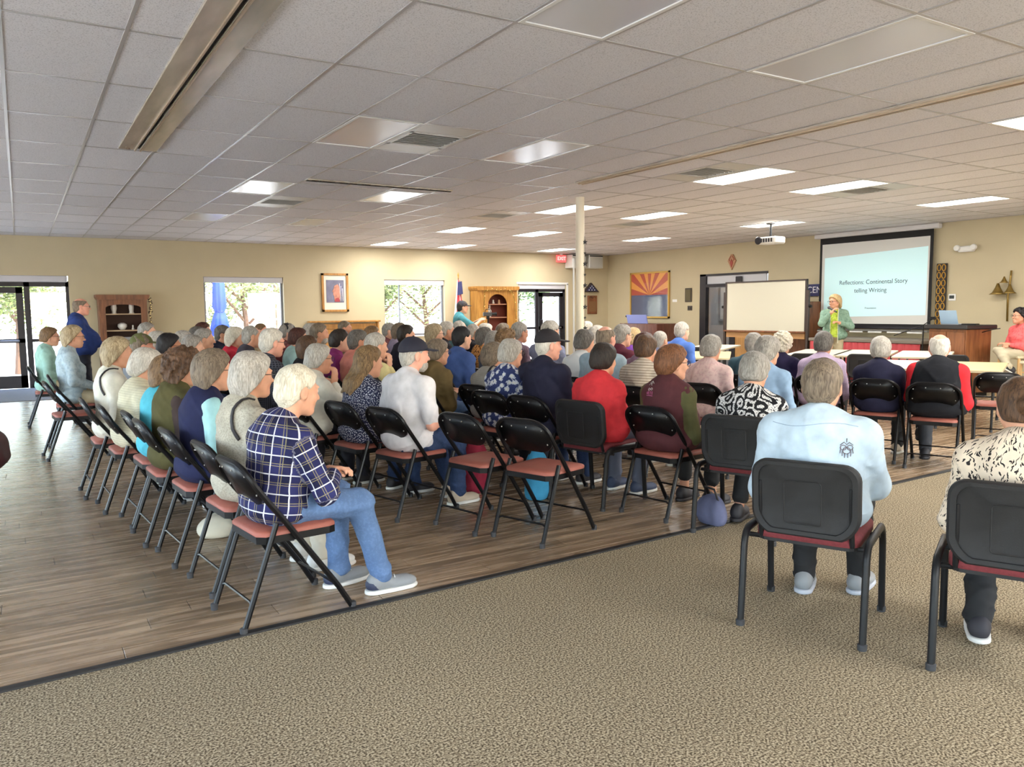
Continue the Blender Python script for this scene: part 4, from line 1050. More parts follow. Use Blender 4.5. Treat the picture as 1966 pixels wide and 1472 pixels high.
def dress(t, p, J, h, seed, share=None):
    """adds all the parts of a person below the root t"""
    near = h < .0085
    # clothes
    trm = share['trousers'] if share else trousers_mesh(p, max(h * 1.7, .0125), J, cuff=p.get('cuff', 0), seed=seed)
    put('trousers', trm, p['bottom'], t, None)
    sv = p.get('sleeve', .96)
    shm = share['shirt%.2f' % sv] if share else shirt_mesh(p, max(h * 1.35, .0095), J, sv, seed=seed, wr=p.get('wr', .0007 if p.get('vest') else .0022), hem=p.get('hem'), g=p.get('sg', .012))
    put('shirt', shm, p['top'], t, None)
    if p.get('collar') and not share:
        NB = J['NB']; F = Field(NB - .13, NB + .13, .0065); F.cap(NB + A3(-.018, 0, -.05), NB + A3(-.008, 0, .05), .078, .066, .01); F.cut((-.3, 0, .95), float(A3(-.3, 0, .95) @ (NB + A3(-.03, 0, .03))), .006); F.cut((.1, 0, -.99), float(A3(.1, 0, -.99) @ (NB + A3(0, 0, -.035))), .006)
        F.cap(NB + A3(-.018, 0, -.1), NB + A3(-.008, 0, .12), .066, .06, .004, -1); F.ell(NB + A3(.09, 0, .0), (.06, .022, .07), None, .006, -1)
        put('collar', np_mesh('collar', *F.mesh()), p['top'] if not isinstance(p['collar'], bpy.types.Material) else p['collar'], t, None)
    if p.get('vest'):
        vm = share['vest'] if share else shirt_mesh(p, max(h * 1.3, .0105), J, 0, g=.024, name='vest', wr=.002, seed=seed + 4, collar=.03)
        put('vest', vm, p['vest'], t, None)
    # hair, eyes, glasses, cap
    HM = headM(J)
    if p['hair']: put('hair', hair_mesh(p['hair'], seed % 2), hair_mat(p['hcol']), t, HM)
    if p.get('eyes', near or p.get('far_eyes')):
        for s in (1, -1): put('eye', shared('eye', eye_me), None, t, HM @ Matrix.Translation((.083, s * .033, .008)))
    if p.get('glasses'): put('glasses', shared('glasses', glasses_me), mat('spectacle_metal', (60, 54, 52), .3, .6), t, HM)
    if p.get('cap'): put('cap', shared('cap', cap_me), p['cap'], t, HM)
    if p.get('beard'):
        def bd():
            F = Field((-.05, -.1, -.16), (.15, .1, .02), .006); F.ell((.045, 0, -.075), (.062, .066, .052), None, .02); F.ripple(.002, 90, 3); F.cut((0, 0, 1), -.048, .01); F.ell((.09, 0, -.065), (.03, .022, .007), None, .004, -1); F.cut((-1, 0, 0), -.008, .01); return np_mesh('beard', *F.mesh())
        put('beard', shared('beard', bd), hair_mat('lightgrey'), t, HM)
    # shoes
    up, so = shared('shoe', shoe_mes)
    for nm in 'lr':
        A_ = J['A' + nm]; K = J['K' + nm]; s = 1 if nm == 'l' else -1
        lift = max(A_[2] - .095, 0); yaw = s * .12
        M = Matrix.Translation((A_[0], A_[1], lift)) @ Matrix.Rotation(yaw, 4, 'Z') @ Matrix.Rotation(-.5 * min(lift * 5, 1) if lift > .05 else 0, 4, 'Y')
        o = put('shoe', up, p.get('shoe', mat('shoe_dark', (46, 44, 48), .6)), t, M)
        put('sole', so, p.get('sole', mat('sole_white', (214, 212, 206), .6)), o, None)
        if p.get('laces'):
            def lc():
                b = MB()
                for k in range(4): b.tube([(.045 + k * .022, -.024, .082 - k * .0085), (.05 + k * .022, 0, .092 - k * .009), (.055 + k * .022, .024, .082 - k * .0085)], .0028, 5)
                return make_mesh('laces', b.v, b.f, True)
            put('laces', shared('laces', lc), mat('lace_white', (226, 226, 224), .7), o, None)
            def hp():
                F = Field((-.12, -.08, 0), (.12, .08, .12), .006); F.cap((-.045, 0, .05), (.14, 0, .035), .0445, .036, .03); F.cut((.8, 0, .6), -.005, .004); F.cut((0, 0, -1), -.024, .004); F.cut((0, 0, 1), .085, .004); return np_mesh('heel_patch', *F.mesh())
            put('heel_patch', shared('heel', hp), mat('heel_navy', (40, 46, 70), .6), o, None)
        if p.get('ankle'):
            b = MB().tube([(A_[0], A_[1], lift + .05), tuple(A_ + (K - A_) * .5)], .036, 10); b.build('sock', p['ankle'], t, True)

ARCH = {}
def archetype(p, key, h):
    if key in ARCH: return ARCH[key]
    me, J = body_mesh(p, h); d = {'body': me, 'J': J, 'trousers': trousers_mesh(p, .018, J)}
    for sv in (.96, .4): d['shirt%.2f' % sv] = shirt_mesh(p, .013, J, sv, seed=len(ARCH))
    d['vest'] = shirt_mesh(p, .014, J, 0, g=.024, name='vest', seed=5, collar=.03)
    ARCH[key] = d; return d

def person(label, x, y, zt, yaw, p, h=.0088, group='seated audience', far=False, seed=1):
    """x, y: where the head is; zt: height of the head's top"""
    p = dict(p); p['zt'] = zt
    if p.get('cap'): p.setdefault('hairh', .025)
    std = 1.30; scl = 1.0
    if far:
        scl = zt / std; p['zt'] = std
        q = {k: p[k] for k in ('sex', 'arm', 'fat', 'hunch', 'lean') if k in p}; q['zt'] = std; q['fr'] = .0105
        key = (p['sex'], str(p.get('arm', 'lap')), p.get('fat', 1.0), p.get('hunch', 0))
        d = archetype(q, key, .0108); J0 = d['J']
        # archetypes look straight ahead; the whole person turns
        share = d; J = J0; body = d['body']; yaw = yaw + p.get('hyaw', 0) * .6
    else:
        share = None; body, J = body_mesh(p, h)
    off = Matrix.Rotation(yaw, 3, 'Z') @ Vector((J['HC'][0], J['HC'][1], 0)) * scl
    t = thing('person', label, 'person', (x - off.x, y - off.y, 0), yaw, group); t.scale = (scl, scl, scl)
    put('body', body, p['skin'], t, None)
    dress(t, p, J, h if not far else .0125, seed, share)
    return t, J
# ------------------------------------------------------------------ chairs and tables
M_blk = mat('black_enamel', (13, 12, 14), .36, 0, spec=.3)
M_red = mat('red_vinyl', (150, 84, 70), .6, nscale=8, namp=.12, bump=.15, bscale=120)
M_red2 = mat('maroon_fabric', (112, 42, 46), .85, nscale=60, namp=.15, bump=.2)
M_plas = mat('black_plastic', (27, 26, 27), .65, nscale=0, bump=.12, bscale=240)
M_riv = mat('rivet_steel', (190, 188, 184), .3, .8)
M_foot = mat('grey_rubber', (52, 52, 54), .7)
def folding_chair(label):
    t = thing('folding_chair', label, 'chair', group='folding chairs')
    y = .222
    half = [(.27, .012), (.2, .13), (.06, .33), (-.06, .5), (-.15, .62)]
    L = [(x, y, z) for x, z in half] + [(-.2, y * .985, .692)]
    a = [(-.2 - .05 * math.sin(k * PI / 12), y * .985 - .13 + .13 * math.cos(k * PI / 12), .692 + .1 * math.sin(k * PI / 12)) for k in range(1, 7)]
    pts = L + a + [(p[0], -p[1], p[2]) for p in reversed(a)] + [(p[0], -p[1], p[2]) for p in reversed(L)]
    MB().tube(pts, .0145, 8).build('frame', M_blk, t, 'auto')
    for s in (1, -1):
        MB().tube([(-.275, s * .205, .012), (-.1, s * .205, .5)], .014, 8).build('leg', M_blk, t, 'auto')
        MB().lathe([(.018, 0), (.019, .03), (.014, .034)], 10, (-.277, s * .205, 0)).build('foot_cap', M_foot, t, 'auto')
        MB().lathe([(.018, 0), (.019, .03), (.014, .034)], 10, (.274, s * y, 0)).build('foot_cap', M_foot, t, 'auto')
    MB().tube([(-.236, .205, .12), (-.228, .17, .135), (-.228, -.17, .135), (-.236, -.205, .12)], .007, 6).build('stretcher', M_blk, t, 'auto')
    MB().tube([(.19, y, .145), (.175, y - .03, .155), (.175, -y + .03, .155), (.19, -y, .145)], .007, 6).build('stretcher', M_blk, t, 'auto')
    # seat pan and pad
    out = [(.205, -.19), (.215, -.15), (.215, .15), (.205, .19), (.17, .205), (-.15, .195), (-.185, .16), (-.185, -.16), (-.15, -.195), (.17, -.205)]
    MB().prism(out, 2, .402, .437).build('seat_pan', M_blk, t)
    b = MB(); n = len(out); V = []; F = []
    for k, (sc, z) in enumerate(((1.0, .437), (1.0, .452), (.95, .462), (.6, .468))):
        V += [(px * sc + .005 * (1 - sc), py * sc, z) for px, py in out]
    for k in range(3): F += [(k * n + i, k * n + (i + 1) % n, (k + 1) * n + (i + 1) % n, (k + 1) * n + i) for i in range(n)]
    F.append(tuple(3 * n + i for i in range(n))); b.add(V, F); b.build('seat', M_red, t, True)
    # back panel hung inside the bow
    poly = []
    for (yy, zz) in rrect(.42, .205, .1, 6, 0, .685): poly.append((yy, zz))
    def sx(yy, zz): return -.142 - (zz - .6) * .52 - .035 * (1 - (yy / .21) ** 2) * .8
    V = [(sx(a_, c_) - .006, a_, c_) for a_, c_ in poly] + [(sx(a_, c_) + .006, a_, c_) for a_, c_ in poly]; n = len(poly)
    V += [(sx(0, .69) - .01, 0, .69), (sx(0, .69) + .004, 0, .69)]
    F = [(i, (i + 1) % n, n + (i + 1) % n, n + i) for i in range(n)] + [((i + 1) % n, i, 2 * n) for i in range(n)] + [(n + i, n + (i + 1) % n, 2 * n + 1) for i in range(n)]
    bk = link('backrest', make_mesh('backrest', V, F, True), M_blk, t)
    b = MB()
    for s in (1, -1):
        for (yy, zz) in ((.175, .64), (.165, .735), (.06, .752)): b.box((sx(s * yy, zz) - .008, s * yy, zz), (.006, .009, .009), None, .002)
    b.build('rivet', M_riv, bk)
    return t
def stack_chair(label):
    t = thing('stacking_chair', label, 'chair', group='stacking chairs')
    for s in (1, -1):
        y = s * .268
        pts = [(-.275, y, .01), (-.235, y, .38)] + [(-.16 + -.07 * math.cos(a), y, .385 + .065 * math.sin(a)) for a in (.35, .8, 1.3)] + [(.0, y, .45)] + [(.14 + .07 * math.sin(a), y, .385 + .065 * math.cos(a)) for a in (.2, .7, 1.2)] + [(.225, y, .36), (.255, y, .01)]
        MB().tube(pts, .016, 12, r2=.02).build('leg_frame', M_blk2, t, 'auto')
        for x in (-.276, .256): MB().lathe([(.02, 0), (.021, .025), (.015, .03)], 10, (x, y, 0)).build('foot_cap', M_foot, t, 'auto')
        MB().tube([(-.1, s * .2, .42), (-.19, s * .2, .43), (-.215, s * .2, .52), (-.235, s * .2, .7)], .012, 8).build('back_support', M_blk2, t, 'auto')
    MB().tube([(-.15, -.268, .41), (-.15, .268, .41)], .012, 8).build('crossbar', M_blk2, t); MB().tube([(.14, -.268, .41), (.14, .268, .41)], .012, 8).build('crossbar', M_blk2, t)
    b = MB(); prof = [(.42, .44, .415), (.44, .46, .425), (.44, .46, .46), (.42, .44, .475), (.3, .32, .482)]
    n = 0; V = []; F = []
    for (dx, dy, z) in prof:
        q = rrect(dx, dy, .06, 4, .02, 0); V += [(p_[0], p_[1], z) for p_ in q]; n = len(q)
    for k in range(len(prof) - 1): F += [(k * n + i, k * n + (i + 1) % n, (k + 1) * n + (i + 1) % n, (k + 1) * n + i) for i in range(n)]
    F += [tuple(range(n))[::-1], tuple((len(prof) - 1) * n + i for i in range(n))]
    link('seat', make_mesh('seat', V, F, True), M_red2, t)
    MB().prism(rrect(.43, .45, .06, 4, .02, 0), 2, .405, .42).build('seat_pan', M_plas, t)
    # moulded back shell with recessed centre
    def shell(w_, h_, r, cz, x0, th, bow):
        poly = rrect(w_, h_, r, 6, 0, cz); poly = [(a_, c_ - (bow * (1 - (a_ / (w_ / 2)) ** 2) if c_ < cz else 0)) for a_, c_ in poly]
        n = len(poly); cx = lambda a_, c_: x0 - (c_ - .5) * .1 - .03 * (1 - (a_ / .24) ** 2)
        rings = [(1, 0), (1, th * .7), (.93, th)]
        return poly, n, cx
    poly, n, cx = shell(.475, .32, .075, .645, -.205, .03, .06)
    V = []; F = []
    for (sc, dx) in ((.9, .03), (1, .018), (1, -.012), (.955, -.024), (.86, -.024), (.85, -.014), (.42, -.014)):
        V += [(cx(a_, c_) + dx, a_ * sc, .65 + (c_ - .65) * sc) for a_, c_ in poly]
    R_ = 7
    for k in range(R_ - 1): F += [(k * n + i, k * n + (i + 1) % n, (k + 1) * n + (i + 1) % n, (k + 1) * n + i) for i in range(n)]
    F += [tuple(range(n))[::-1], tuple((R_ - 1) * n + i for i in range(n))]
    me = make_mesh('backrest', V, F, True); me.set_sharp_from_angle(angle=.6); bk = link('backrest', me, M_plas, t)
    b = MB(); q = rrect(.16, .2, .015, 3, 0, .62); b.tube([(-.262 - (c_ - .5) * .1, a_, c_) for a_, c_ in q], .0022, 4, True); b.build('back_emboss', M_plas, bk)
    b = MB()
    for s in (1, -1): b.lathe([(.006, 0), (.004, .004)], 8)
    return t
M_blk2 = mat('black_powder', (24, 24, 26), .45, 0, spec=.3)
FC0 = folding_chair('x'); SC0 = stack_chair('x'); fc_used = [0]; sc_used = [0]
def place_chair(kind, x, y, yaw, label):
    proto, used = (FC0, fc_used) if kind == 'f' else (SC0, sc_used)
    if not used[0]:
        used[0] = 1; proto.location = (x, y, 0); proto.rotation_euler = (0, 0, yaw); proto['label'] = label; return proto
    return dup(proto, (x, y, 0), yaw, label)

M_ttop = mat('table_laminate', (226, 220, 202), .4, nscale=3, namp=.03)
M_ttop2 = mat('table_laminate_yellow', (222, 202, 150), .4, nscale=3, namp=.04)
def folding_table(x, y, yaw, L, W, label, top):
    t = thing('folding_table', label, 'table', (x, y, 0), yaw, 'folding tables by the screen')
    b = MB(); P = rrect(L, W, .05, 4); n = len(P); b.prism(P, 2, .712, .74); b.build('tabletop', top, t)
    b = MB(); b.prism(rrect(L + .008, W + .008, .054, 4), 2, .716, .734); b.build('edge_band', mat('table_edge', (190, 178, 150), .5), t)
    for s in (1, -1):
        for q in (1, -1):
            MB().tube([(s * (L / 2 - .22), q * (W / 2 - .09), .712), (s * (L / 2 - .2), q * (W / 2 - .09), .012)], .014, 8).build('leg', M_blk2, t, 'auto')
            MB().lathe([(.018, 0), (.018, .03)], 8, (s * (L / 2 - .2), q * (W / 2 - .09), 0)).build('foot_cap', M_foot, t)
        MB().tube([(s * (L / 2 - .21), -W / 2 + .09, .3), (s * (L / 2 - .21), W / 2 - .09, .3)], .01, 8).build('crossbar', M_blk2, t)
        MB().tube([(s * (L / 2 - .21), 0, .3), (s * (L / 2 - .65), 0, .71)], .008, 6).build('brace', M_blk2, t)
    return t
R = math.radians
folding_table(12.0, 7.1, R(27), 1.83, .76, 'white folding table just left of the wooden lectern', M_ttop)
folding_table(11.65, 7.85, R(27), 1.83, .76, 'white folding table, middle one before the low red platform', M_ttop)
folding_table(11.25, 8.45, R(27), 1.83, .76, 'white folding table nearest the speaker in green', M_ttop)
folding_table(10.06, 5.36, R(24), 1.6, .76, 'cream folding table at the right, before the man in black and red', M_ttop2)
folding_table(9.74, 6.07, R(24), 1.6, .76, 'white folding table before the person in navy jacket', M_ttop)
folding_table(9.4, 9.2, R(42), 1.83, .76, 'yellowish folding table beyond the person in pink', M_ttop2)
folding_table(11.3, 10.9, R(32), 1.83, .76, 'white folding table in front of the whiteboard', M_ttop)
for (k, x, y, a, lab) in (('s', 10.3, 10.25, 28, 'dark stacking chair at table beyond the person in pink'), ('s', 10.1, 7.75, 28, 'dark stacking chair beyond the curly white-haired woman'), ('s', 10.55, 7.1, 24, 'dark stacking chair beyond the person in lavender'),
                          ('s', 11.25, 6.3, 35, 'dark stacking chair standing askew before the lectern'), ('f', 8.75, 4.35, 27, 'empty black folding chair right of the man in black and red'), ('s', 8.9, 10.2, 28, 'dark stacking chair beside the man in royal blue')):
    place_chair(k, x, y, R(a), lab)
place_chair('f', 2.71, 4.76, R(13), 'empty black folding chair right of the man in white T-shirt')
place_chair('f', 2.91, 4.31, R(18), 'empty black folding chair nearest the carpet, red seat fully visible')
place_chair('f', .42, 9.45, R(5), 'empty black folding chair behind the blonde woman, left aisle')
# ------------------------------------------------------------------ the people
def cl(n, *a, **k): return cloth(n, *a, **k)
NAVYT = mat('navy_trousers', (34, 36, 48), .85, nscale=20, namp=.1); BLK = mat('black_trousers', (24, 24, 26), .85, nscale=20, namp=.15); KHA = mat('khaki_trousers', (170, 156, 126), .85, nscale=20, namp=.08)
def jeans(nm, c):
    m = cloth(nm, c, 'blotch', tuple(min(255, int(v * 1.07)) for v in c), sc=.45); return m
JE = jeans('jeans_blue', (88, 112, 148)); JD = jeans('jeans_dark', (44, 58, 88)); JL = jeans('jeans_pale', (150, 172, 196))
sh_grey = mat('shoe_grey', (128, 130, 132), .6); sh_dark = mat('shoe_dark', (46, 44, 48), .6); sh_white = mat('shoe_white', (206, 204, 198), .6); sh_navy = mat('shoe_navy', (52, 62, 86), .6)
SP = (12.735, 9.267)
# near people, each with a body of their own: key: (x, y, top z, yaw deg, pose, chair kind, chair desc)
def near(label, short, x, y, zt, yaw, chair='f', h=.0088, seed=1, **p):
    dirn = math.atan2(SP[1] - y, SP[0] - x) - R(10); p.setdefault('hyaw', (dirn - R(yaw)) * .85)
    p.setdefault('skin', skin_mat(0)); p.setdefault('bottom', NAVYT)
    t, J = person(label, x, y, zt, R(yaw), p, h, seed=seed)
    if chair:
        cd = {'f': 'black folding chair with red seat under the %s', 's': 'black plastic-backed stacking chair under the %s'}[chair] % short
        place_chair(chair, t.location.x, t.location.y, R(yaw), cd)
    return t, J
PLAID = cl('plaid_flannel', (44, 46, 92), 'plaid', (214, 216, 226), (150, 140, 104))
A1 = near('white-haired man in navy plaid flannel shirt and blue jeans, on an end chair', 'man in plaid flannel', 1.169, 3.938, 1.244, 7, h=.0068, seed=2, sex='m', hair='short', hcol='whitegold', top=PLAID, collar=True, bottom=JE, shoe=sh_grey, lean=.16, hunch=.02, headfwd=.075, arm={'l': ((.27, .04, .66), (-.4, .6, -.6)), 'r': ((.27, -.05, .66), (-.35, -.75, -.4))}, fat=1.06, leg={'l': 'flat', 'r': 'fwd'}, hpitch=.16, hyaw=R(4), laces=True)
near('woman with fluffy silver bob, grey sweater and black shoulder strap', 'woman in grey sweater', 1.088, 4.501, 1.286, 6, seed=3, sex='w', hair='bob', hcol='lightgrey', top=cl('grey_knit', (178, 172, 156), 'blotch', (160, 154, 140), sc=.3), bottom=mat('cream_trousers', (196, 188, 170), .85), glasses=True, lean=.06, fat=1.06, shoe=sh_white)
near('woman with grey bob, navy vest over pale aqua sleeves, jeans', 'woman in navy vest', 1.007, 5.13, 1.277, 5, seed=4, sex='w', hair='bob', hcol='greybrown', top=cl('aqua_knit', (168, 214, 216)), vest=cl('navy_fleece', (36, 40, 72)), bottom=JL, lean=.05, fat=1.12, sleeve=.9, glasses=True)
near('woman with dark curly hair, olive fleece vest over brown sleeves', 'woman in olive vest', .924, 5.676, 1.27, 4, seed=5, sex='w', hair='curly', hcol='brown', top=cl('dark_brown_knit', (66, 54, 52)), collar=mat('olive_collar', (70, 68, 44), .9), vest=cl('olive_fleece', (84, 80, 50)), bottom=JD, lean=.06, fat=1.1)
near('brown-haired person in turquoise jacket, mostly hidden between two neighbours', 'person in turquoise jacket', .9, 6.2, 1.2, 4, seed=6, sex='w', hair='bob', hcol='lightbrown', top=cl('turquoise_shell', (88, 184, 204)), bottom=NAVYT, lean=.1, hpitch=.3)
near('woman with short white hair leaning forward in a cream sweater', 'woman in cream sweater', .821, 6.752, 1.227, 3, seed=7, sex='w', hair='fluffy', hcol='white', top=cl('cream_knit', (220, 214, 188), 'stripe', (206, 200, 172), sc=.6), bottom=BLK, lean=.16, hpitch=.25, fat=1.1)
near('blonde shoulder-length-haired woman in white sweater with dark strap', 'blonde woman in white', .684, 7.353, 1.306, 2, seed=8, sex='w', hair='bob', hcol='ashblonde', top=cl('white_knit', (222, 218, 204)), bottom=BLK, lean=.04, fat=1.05)
near('short-haired woman in mint green sweater on the far left', 'woman in mint sweater', .33, 12.3, 1.33, 0, seed=9, sex='w', hair='crop', hcol='lightbrown', top=cl('mint_knit', (160, 198, 184)), bottom=KHA, glasses=True, hyaw=-.1)
near('woman in pale blue-grey blouse and glasses, left end of the far row', 'woman in pale blouse', .512, 10.421, 1.369, 0, seed=10, sex='w', hair='bob', hcol='ashblonde', top=cl('pale_blue_blouse', (176, 192, 198), 'blotch', (160, 178, 188)), bottom=KHA, glasses=True, lean=.02, hyaw=-.08, arm='thigh', shoe=sh_dark)
near('grey-bearded man in white T-shirt and navy baseball cap', 'man in white T-shirt', 2.485, 5.388, 1.314, 14, h=.0073, seed=11, sex='m', hair='thin', hcol='lightgrey', top=cl('white_tee', (214, 210, 212)), bottom=JD, cap=mat('navy_cap', (30, 30, 46), .8), sleeve=.42, beard=True, hyaw=-.3, skin=skin_mat(4), lean=.08, fat=1.12, arm='thigh', wr=.003, shoe=mat('shoe_beige', (176, 160, 140), .7), leg={'l': 'fwd', 'r': 'flat'})
near('woman with long straight light-brown hair, navy speckled blouse and jeans', 'woman with long hair', 2.34, 5.93, 1.235, 12, seed=12, sex='w', hair='long', hcol='longbrown', top=cl('speckled_navy', (48, 52, 78), 'dots', (196, 198, 208)), bottom=JD, lean=.1, hpitch=.1, arm='thigh')
near('woman with short silver hair, white cardigan, hand raised to chin', 'woman in white cardigan', 2.128, 6.522, 1.236, 10, seed=13, sex='w', hair='crop', hcol='lightgrey', top=cl('white_cardigan', (214, 210, 196)), bottom=NAVYT, lean=.08, arm={'l': 'lap', 'r': 'chin'}, skin=skin_mat(1), glasses=True)
near('tall white-haired man with glasses in dark patterned shirt', 'tall white-haired man', 1.905, 7.135, 1.363, 8, seed=14, sex='m', hair='short', hcol='white', collar=True, top=cl('dark_checked', (40, 40, 50), 'pin', (96, 100, 112)), bottom=NAVYT, glasses=True, skin=skin_mat(4), hpitch=.12, hyaw=0)
near('woman with grey bob in black and white paisley blouse', 'woman in paisley blouse', 4.195, 3.655, 1.209, 22, 's', h=.0073, seed=15, sex='w', hair='crop', hcol='grey', top=cl('paisley_print', (30, 29, 32), 'paisley', (214, 212, 210)), bottom=BLK, lean=.14, hpitch=.22, fat=1.2, sleeve=.8, cuff=.15, ankle=skin_mat(0), shoe=sh_dark, sole=sh_dark, leg={'l': 'back', 'r': 'back'})
MV = near('auburn-haired woman in maroon vest over olive sleeves, face turned aside', 'woman in maroon vest', 4.052, 4.29, 1.235, 9, h=.0073, seed=16, sex='w', hair='fluffy', hcol='auburn', top=cl('olive_knit', (84, 82, 52)), collar=mat('dark_collar', (40, 32, 34), .9), vest=cl('maroon_fleece', (84, 46, 50)), bottom=BLK, lean=.03, fat=1.15, hyaw=-.45, glasses=True, shoe=sh_dark, sole=sh_dark, cuff=.25, ankle=skin_mat(0))
near('woman with short dark brown hair in bright red sweater', 'woman in red sweater', 3.872, 4.874, 1.242, 13, 's', h=.0075, seed=17, sex='w', hair='crop', hcol='dark', top=cl('red_fleece', (208, 56, 62)), bottom=mat('slate_trousers', (84, 88, 104), .85), lean=.05, fat=1.2, shoe=sh_navy, sg=.016)
near('man in dark navy T-shirt and black cap with silver edging', 'man in navy T-shirt', 3.72, 5.42, 1.346, 14, seed=18, sex='m', hair='thin', hcol='white', top=cl('navy_tee', (38, 38, 56)), bottom=JD, cap=mat('black_cap', (30, 26, 32), .8), sleeve=.45, skin=skin_mat(4), lean=.04, fat=1.14, arm='cross', hyaw=-.4)
near('silver-haired woman in navy blouse with white flowers', 'woman in floral blouse', 3.67, 5.93, 1.25, 14, seed=19, sex='w', hair='crop', hcol='lightgrey', top=cl('navy_floral', (50, 60, 104), 'floral', (190, 194, 206), (214, 212, 204)), bottom=NAVYT, lean=.07, fat=1.12, sleeve=.7, glasses=True)
near('woman with wavy grey hair, grey sweater and dark bag strap', 'woman in grey with strap', 3.83, 6.5, 1.19, 14, seed=20, sex='w', hair='fluffy', hcol='greybrown', top=cl('heather_grey', (160, 154, 144), 'stripe', (134, 128, 120), sc=.35), bottom=mat('charcoal_trousers', (84, 82, 80), .85), lean=.06)
near('brown-haired woman in olive brown cardigan and jeans', 'woman in olive cardigan', 3.45, 6.93, 1.228, 14, seed=21, sex='w', hair='crop', hcol='greybrown', top=cl('olive_brown', (106, 88, 56)), bottom=JE, lean=.05, fat=1.05, glasses=True)
LB = near('grey-haired person in pale blue embroidered denim shirt on the carpet', 'person in pale denim', 3.25, 2.42, 1.262, 25, 's', h=.0068, seed=22, sex='m', hair='short', hcol='greybrown', collar=True, top=cl('pale_denim', (190, 208, 222)), bottom=BLK, lean=.04, fat=1.16, sh=.19, shoe=sh_grey, sole=mat('sole_grey', (170, 174, 182), .7), arm={'l': 'lap', 'r': ((.22, .0, .72), (-.25, -1, -.35))}, leg={'l': 'flat', 'r': 'fwd'}, sg=.026, wr=.0018)
near('dark-haired woman in cream top with black dashes, cut by the frame', 'woman in cream dashed top', 3.53, 1.66, 1.217, 25, 's', h=.0073, seed=23, sex='w', hair='bun', hcol='brown', top=cl('dashed_cream', (224, 206, 184), 'marks', (46, 40, 40)), bottom=BLK, lean=.06, sleeve=.5, fat=1.1, shoe=mat('shoe_black', (40, 38, 44), .7), sole=sh_white, leg={'l': 'back', 'r': 'flat'}, hyaw=R(10))
near('grey-haired person in dark navy jacket with collar', 'person in navy jacket', 7.179, 4.689, 1.211, 23, seed=24, sex='w', hair='crop', hcol='lightgrey', collar=True, top=cl('navy_jacket', (38, 38, 60)), bottom=BLK, lean=.05, arm='front', shoe=mat('shoe_beige', (176, 160, 140), .7))
near('balding white-haired man in black vest over red sleeves', 'man in black and red', 7.277, 4.16, 1.25, 23, seed=25, sex='m', hair='bald', hcol='white', top=cl('red_cotton', (204, 44, 52)), vest=cl('black_vest', (30, 31, 36)), bottom=mat('dark_grey_trousers', (52, 54, 60), .85), lean=.05, fat=1.25, skin=skin_mat(4), arm={'l': 'front', 'r': 'lap'}, leg={'l': 'flat', 'r': 'cross'}, shoe=sh_dark, sole=sh_dark)
near('grey-cropped person in lavender shirt near the front tables', 'person in lavender', 7.148, 5.32, 1.248, 25, seed=26, sex='w', hair='crop', hcol='darkgrey', collar=True, top=cl('lavender_shirt', (190, 168, 196), 'pin', (206, 188, 210)), bottom=BLK, lean=.06, fat=1.1)
near('woman with grey hair and sunglasses pushed up, chambray shirt', 'woman in chambray', 5.545, 4.69, 1.253, 16, seed=27, sex='w', hair='fluffy', hcol='grey', collar=True, top=cl('chambray', (138, 164, 192)), bottom=NAVYT, lean=.05, hyaw=-.2, glasses=True)
near('woman with cropped grey hair in pale pink top', 'woman in pale pink', 5.57, 5.384, 1.251, 20, seed=28, sex='w', hair='crop', hcol='grey', top=cl('pale_pink_print', (222, 192, 186), 'blotch', (212, 176, 174)), bottom=JL, lean=.05, fat=1.08, sleeve=.5)
near('woman with brown hair in beige striped sweater', 'woman in beige stripes', 4.907, 5.55, 1.264, 18, seed=29, sex='w', hair='crop', hcol='brown', top=cl('beige_stripe', (208, 196, 178), 'stripe', (150, 134, 118), sc=.8), bottom=NAVYT, lean=.08, fat=1.12)
near('balding man in light blue shirt, pink crown of head', 'man in light blue shirt', 4.87, 6.1, 1.345, 17, seed=30, sex='m', hair='bald', hcol='greybrown', collar=True, top=cl('light_blue_shirt', (168, 190, 202)), bottom=KHA, skin=skin_mat(4), fat=1.1)
near('woman with short dark hair in lacy white top', 'woman in lacy white', 5.02, 6.64, 1.293, 16, seed=31, sex='w', hair='crop', hcol='darkgrey', top=cl('lace_white', (206, 196, 190), 'blotch', (190, 176, 172)), bottom=BLK, sleeve=.45)
near('white-haired man in pale yellow shirt and dark vest, hand at mouth', 'man in yellow shirt', 2.902, 7.159, 1.298, 10, seed=32, sex='m', hair='short', hcol='lightgrey', top=cl('pale_yellow', (214, 200, 146)), vest=cl('charcoal_vest', (66, 62, 62)), bottom=KHA, arm={'l': 'lap', 'r': 'chin'})
near('woman with dark cropped hair in peach top, far left block', 'woman in peach top', 1.258, 8.525, 1.305, 2, seed=33, sex='w', hair='crop', hcol='black', top=cl('peach_top', (226, 180, 130)), bottom=NAVYT, glasses=True, skin=skin_mat(3))

